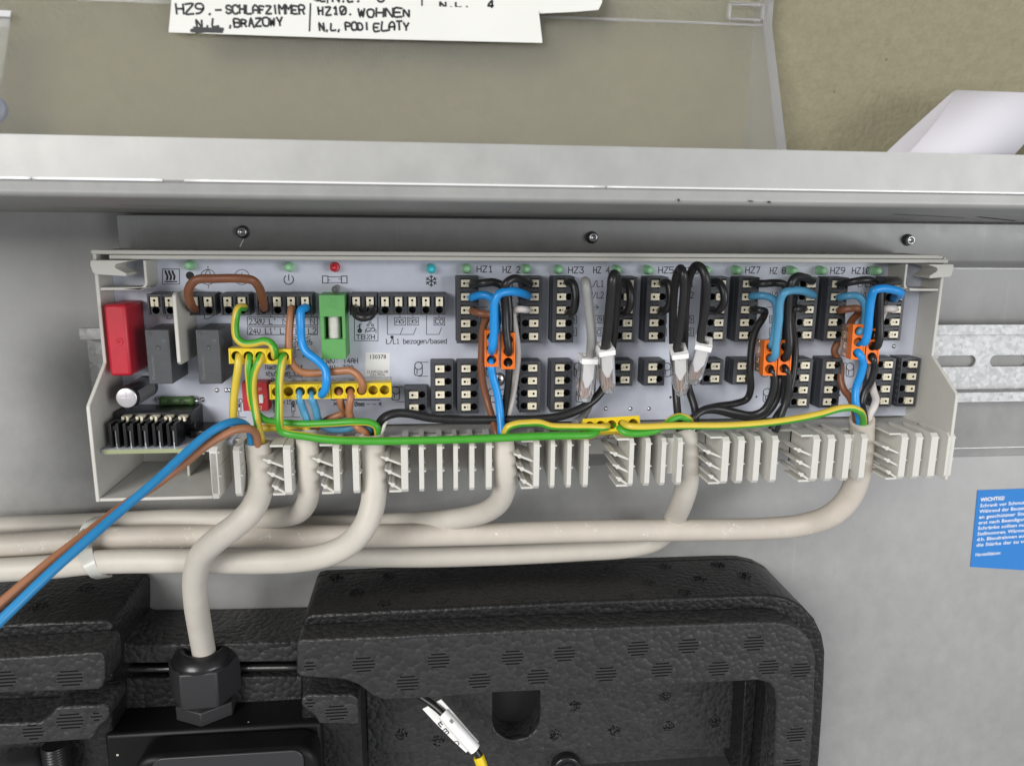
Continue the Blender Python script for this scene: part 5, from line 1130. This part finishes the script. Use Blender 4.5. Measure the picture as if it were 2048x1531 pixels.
# ------------------------------------------------------------------ cover, notes, papers and sticker
lid = root('clear_cover', (-10, 110, 19), 'clear smoky plastic controller cover standing upright on the flange under the notes', 'cover')
XC = 94.4; zc0 = P(1200, 299, 123)[2]; zc1 = P(1300, 43, 107)[2]
prof = [(122.2, zc0), (106.6, zc1), (106.6, 110), (105.2, 110), (105.2, zc1-.2), (120.6, zc0)]
obj('cover_front', MB().prism(prof, -220, XC-2.6, axis='x'), 'lid_smoky', lid)
obj('cover_side', MB().prism([(122.5, zc0), (106.9, zc1+.1), (106.9, 110), (100, 110), (100, zc0)], XC-2.6, XC, axis='x'), 'lid_edge', lid)
obj('cover_ridge', MB().prism([(107.0, zc1-.2), (107.0, zc1+.3), (106.65, zc1+.6), (106.65, zc1-.1)], -220, XC-2.6, axis='x'), 'lid_edge', lid)
a, c = P(1462, 10, 107), P(1520, 42, 107); b = MB()
b.box(a[0]-1, a[0], 106.7, 108, c[2], a[2]+.5); b.box(c[0], c[0]+1, 106.7, 108, c[2], a[2]+.5); b.box(a[0], c[0], 106.7, 108, a[2]-.4, a[2]+.5); b.box(a[0], c[0], 106.7, 108, c[2]-.3, c[2]+.4)
obj('clip_frame', b, 'lid_edge', lid, bevel=.2)
def sheet(name, poly, h, label, cat, m='paper', t=.14, group=None):
    return obj(name, MB().prism(ppoly(poly, h), h-t, h), m, None, label=label, cat=cat, group=group)
n1 = sheet('paper_note', [(346, -30), (343, 0), (337, 65), (700, 77), (1085, 86), (1077, 19), (640, 7), (560, -30)], 111.4, 'white paper strip naming HZ9 and HZ10 rooms in black handwriting, in front', 'note', group='handwritten paper notes')
n2 = sheet('paper_note', [(480, -80), (1208, -80), (1204, 6), (1197, 20), (1150, 24), (1085, 27), (480, 30)], 110.6, 'white handwritten paper strip mostly cut off by the top edge, behind the other note', 'note', group='handwritten paper notes')
b = MB(); Hn = 111.42
def hand(text, x0, y0, x1, y1, wd=.54, h=Hn, slope=0):
    a = P(x0, y1, h); c = P(x1, y0, h); d = P(x1, y1+slope, h); k = (d[2]-a[2])/(c[0]-a[0])
    ink_text(b, text, a[0], a[2], c[0], a[2]+P(x0, y0, h)[2]-P(x0, y1, h)[2], wd, lambda x, y, l: (x, h+l*.5+.02, y+(x-a[0])*k), 0, .14, pen=True)
hand('HZ9.-', 353, 10, 443, 28, slope=1); hand('SCHLAFZIMMER', 453, 12, 607, 27, slope=1); hand('HZ10.', 637, 13, 706, 29, slope=1); hand('WOHNEN', 717, 18, 820, 33, slope=1)
hand('N,L', 394, 38, 436, 53); hand(',BRĄZOWY', 455, 39, 564, 54, slope=-3); hand('N,L,', 639, 48, 682, 61); hand('PODI', 691, 46, 738, 60); hand('ELATY', 749, 46, 818, 62, slope=-2)
pts = [(384, 60), (440, 57), (386, 63), (446, 60), (388, 56), (444, 64), (382, 62), (438, 60), (392, 65), (446, 58)]
for i in range(len(pts)-1):
    q, s_ = P(*pts[i], Hn), P(*pts[i+1], Hn); b.stroke([(q[0], q[2]), (s_[0], s_[2])], .62, lambda x, y, l: (x, Hn+.02+l, y), 0, i*.003)
q, s_ = P(621, 8, Hn), P(619, 62, Hn); b.stroke([(q[0], q[2]), (s_[0], s_[2])], .45, lambda x, y, l: (x, Hn+.02, y))
obj('handwriting', b, 'ink', n1)
b = MB(); Hn = 110.62
hand('N.L.', 880, 5, 940, 15, h=Hn); hand('4', 976, 1, 988, 16, h=Hn); hand('N.L.  3', 666, -12, 766, 4, h=Hn); hand('WC MALE', 560, -14, 650, 2, h=Hn)
for x in (655, 844): q, s_ = P(x, -40, Hn), P(x, 11, Hn); b.stroke([(q[0], q[2]), (s_[0], s_[2])], .45, lambda x, y, l: (x, Hn+.02, y))
obj('handwriting', b, 'ink', n2)
# folded sheet tucked behind the flange
b = MB(); fr_ = [P(*q) for q in [(1911, 181, 111.5), (1906, 190, 114.5), (1893, 213, 118), (1868, 248, 120.8), (1838, 283, 122), (1806, 318, 122.3)]]
bk_ = [P(*q) for q in [(1911, 181, 111.5), (1898, 191, 110), (1852, 232, 106.5), (1800, 279, 103), (1764, 313, 101)]]
dv = Vector(P(2111, 188, 111.5))-Vector(P(1911, 181, 111.5))
prof_ = spline([Vector(q) for q in bk_[::-1]]+[Vector(q) for q in fr_[1:]], 6)
n = len(prof_); vs = []
for i, q in enumerate(prof_):
    t = (prof_[min(n-1, i+1)]-prof_[max(0, i-1)]).normalized(); nm = t.cross(dv).normalized()*.08
    vs += [tuple(q+nm), tuple(q-nm), tuple(q+dv+nm), tuple(q+dv-nm)]
fs = []
for i in range(n-1):
    o = 4*i; fs += [(o, o+2, o+6, o+4), (o+1, o+5, o+7, o+3), (o, o+4, o+5, o+1), (o+2, o+3, o+7, o+6)]
fs += [(0, 1, 3, 2), (4*n-4, 4*n-2, 4*n-1, 4*n-3)]
obj('folded_sheet', MB().add(vs, fs, 0, True), 'paper_lilac', None, label='folded white paper sheet tucked behind the cabinet flange at the right', cat='paper')
# warning sticker
stp = [(1955.5, 980), (2120, 974), (2120, 1144), (1941, 1133)]
st = obj('warning_sticker', MB().prism(ppoly(stp, .3), .02, .3), 'sticker_blue', None, label='blue instruction sticker with white German text on the cabinet back', cat='sticker')
A0 = Vector(P(1955.5, 980, .3)); A1 = Vector(P(1941, 1133, .3)); dn = (A1-A0).normalized(); rt = Vector((-dn.z, 0, dn.x)); rt = rt if rt.x > 0 else -rt
frs = lambda x, y, l: tuple(A0+rt*x-dn*y+Vector((0, .04, 0)))
b = MB(); ht = (A1-A0).length
k = ht/153
font_text(b, 'WICHTIG!', 1.9, -22.5*k, 2.7, frs, weight=.03)
for i, tline in enumerate(('Schrank vor Schmutz', 'Während der Bauzeit', 'an geschützter Stelle', 'erst nach Beendigung', 'Schränke sollten nur', 'Stellmotoren, Wärme', 'd.h. Blendrahmen aus', 'die Stärke der zu verkl')):
    font_text(b, tline, 1.9, -(34+11.2*i)*k, 2.5, frs, width=len(tline)*1.28, weight=.012)
font_text(b, 'Herstelldatum:', 1.9, -(132)*k, 2.5, frs, width=13.2, weight=.012)
obj('sticker_text', b, 'print_white', st)
# plastic bag corner at the left edge
bg_ = root('plastic_bag', P(0, 120, 112), 'grey edged plastic bag corner with a blue patch at the left edge', 'bag')
obj('bag_film', MB().prism(ppoly([(-120, 12), (22, 20), (19, 42), (10, 110), (2, 170), (-120, 240)], 110), 109.2, 110), 'lid_edge', bg_)
obj('bag_seam', MB().prism(ppoly([(-120, 14), (22, 22), (20, 34), (-120, 28)], 110.6), 110.1, 110.6), 'bag_grey', bg_)
obj('bag_patch', MB().prism(ppoly([(-120, 185), (2, 196), (14, 214), (12, 232), (0, 248), (-120, 262)], 112), 110.4, 112), 'bag_blue', bg_, bevel=.5)

va = root('shadow_blocker', (-172, 64, -92), 'added dark valve shaped blocker just beyond the left edge, shading the cabinet back', 'shadow blocker')  # made-up unseen body, added to throw the shadow at the left
obj('blocker_body', MB().lathe((-172, 64, -62), [(10, -34), (22, -33), (22, -20), (14, -17), (13, 4), (18, 7), (18, 22), (11, 26), (9, 32)], 'z', 28), 'gland_black', va)
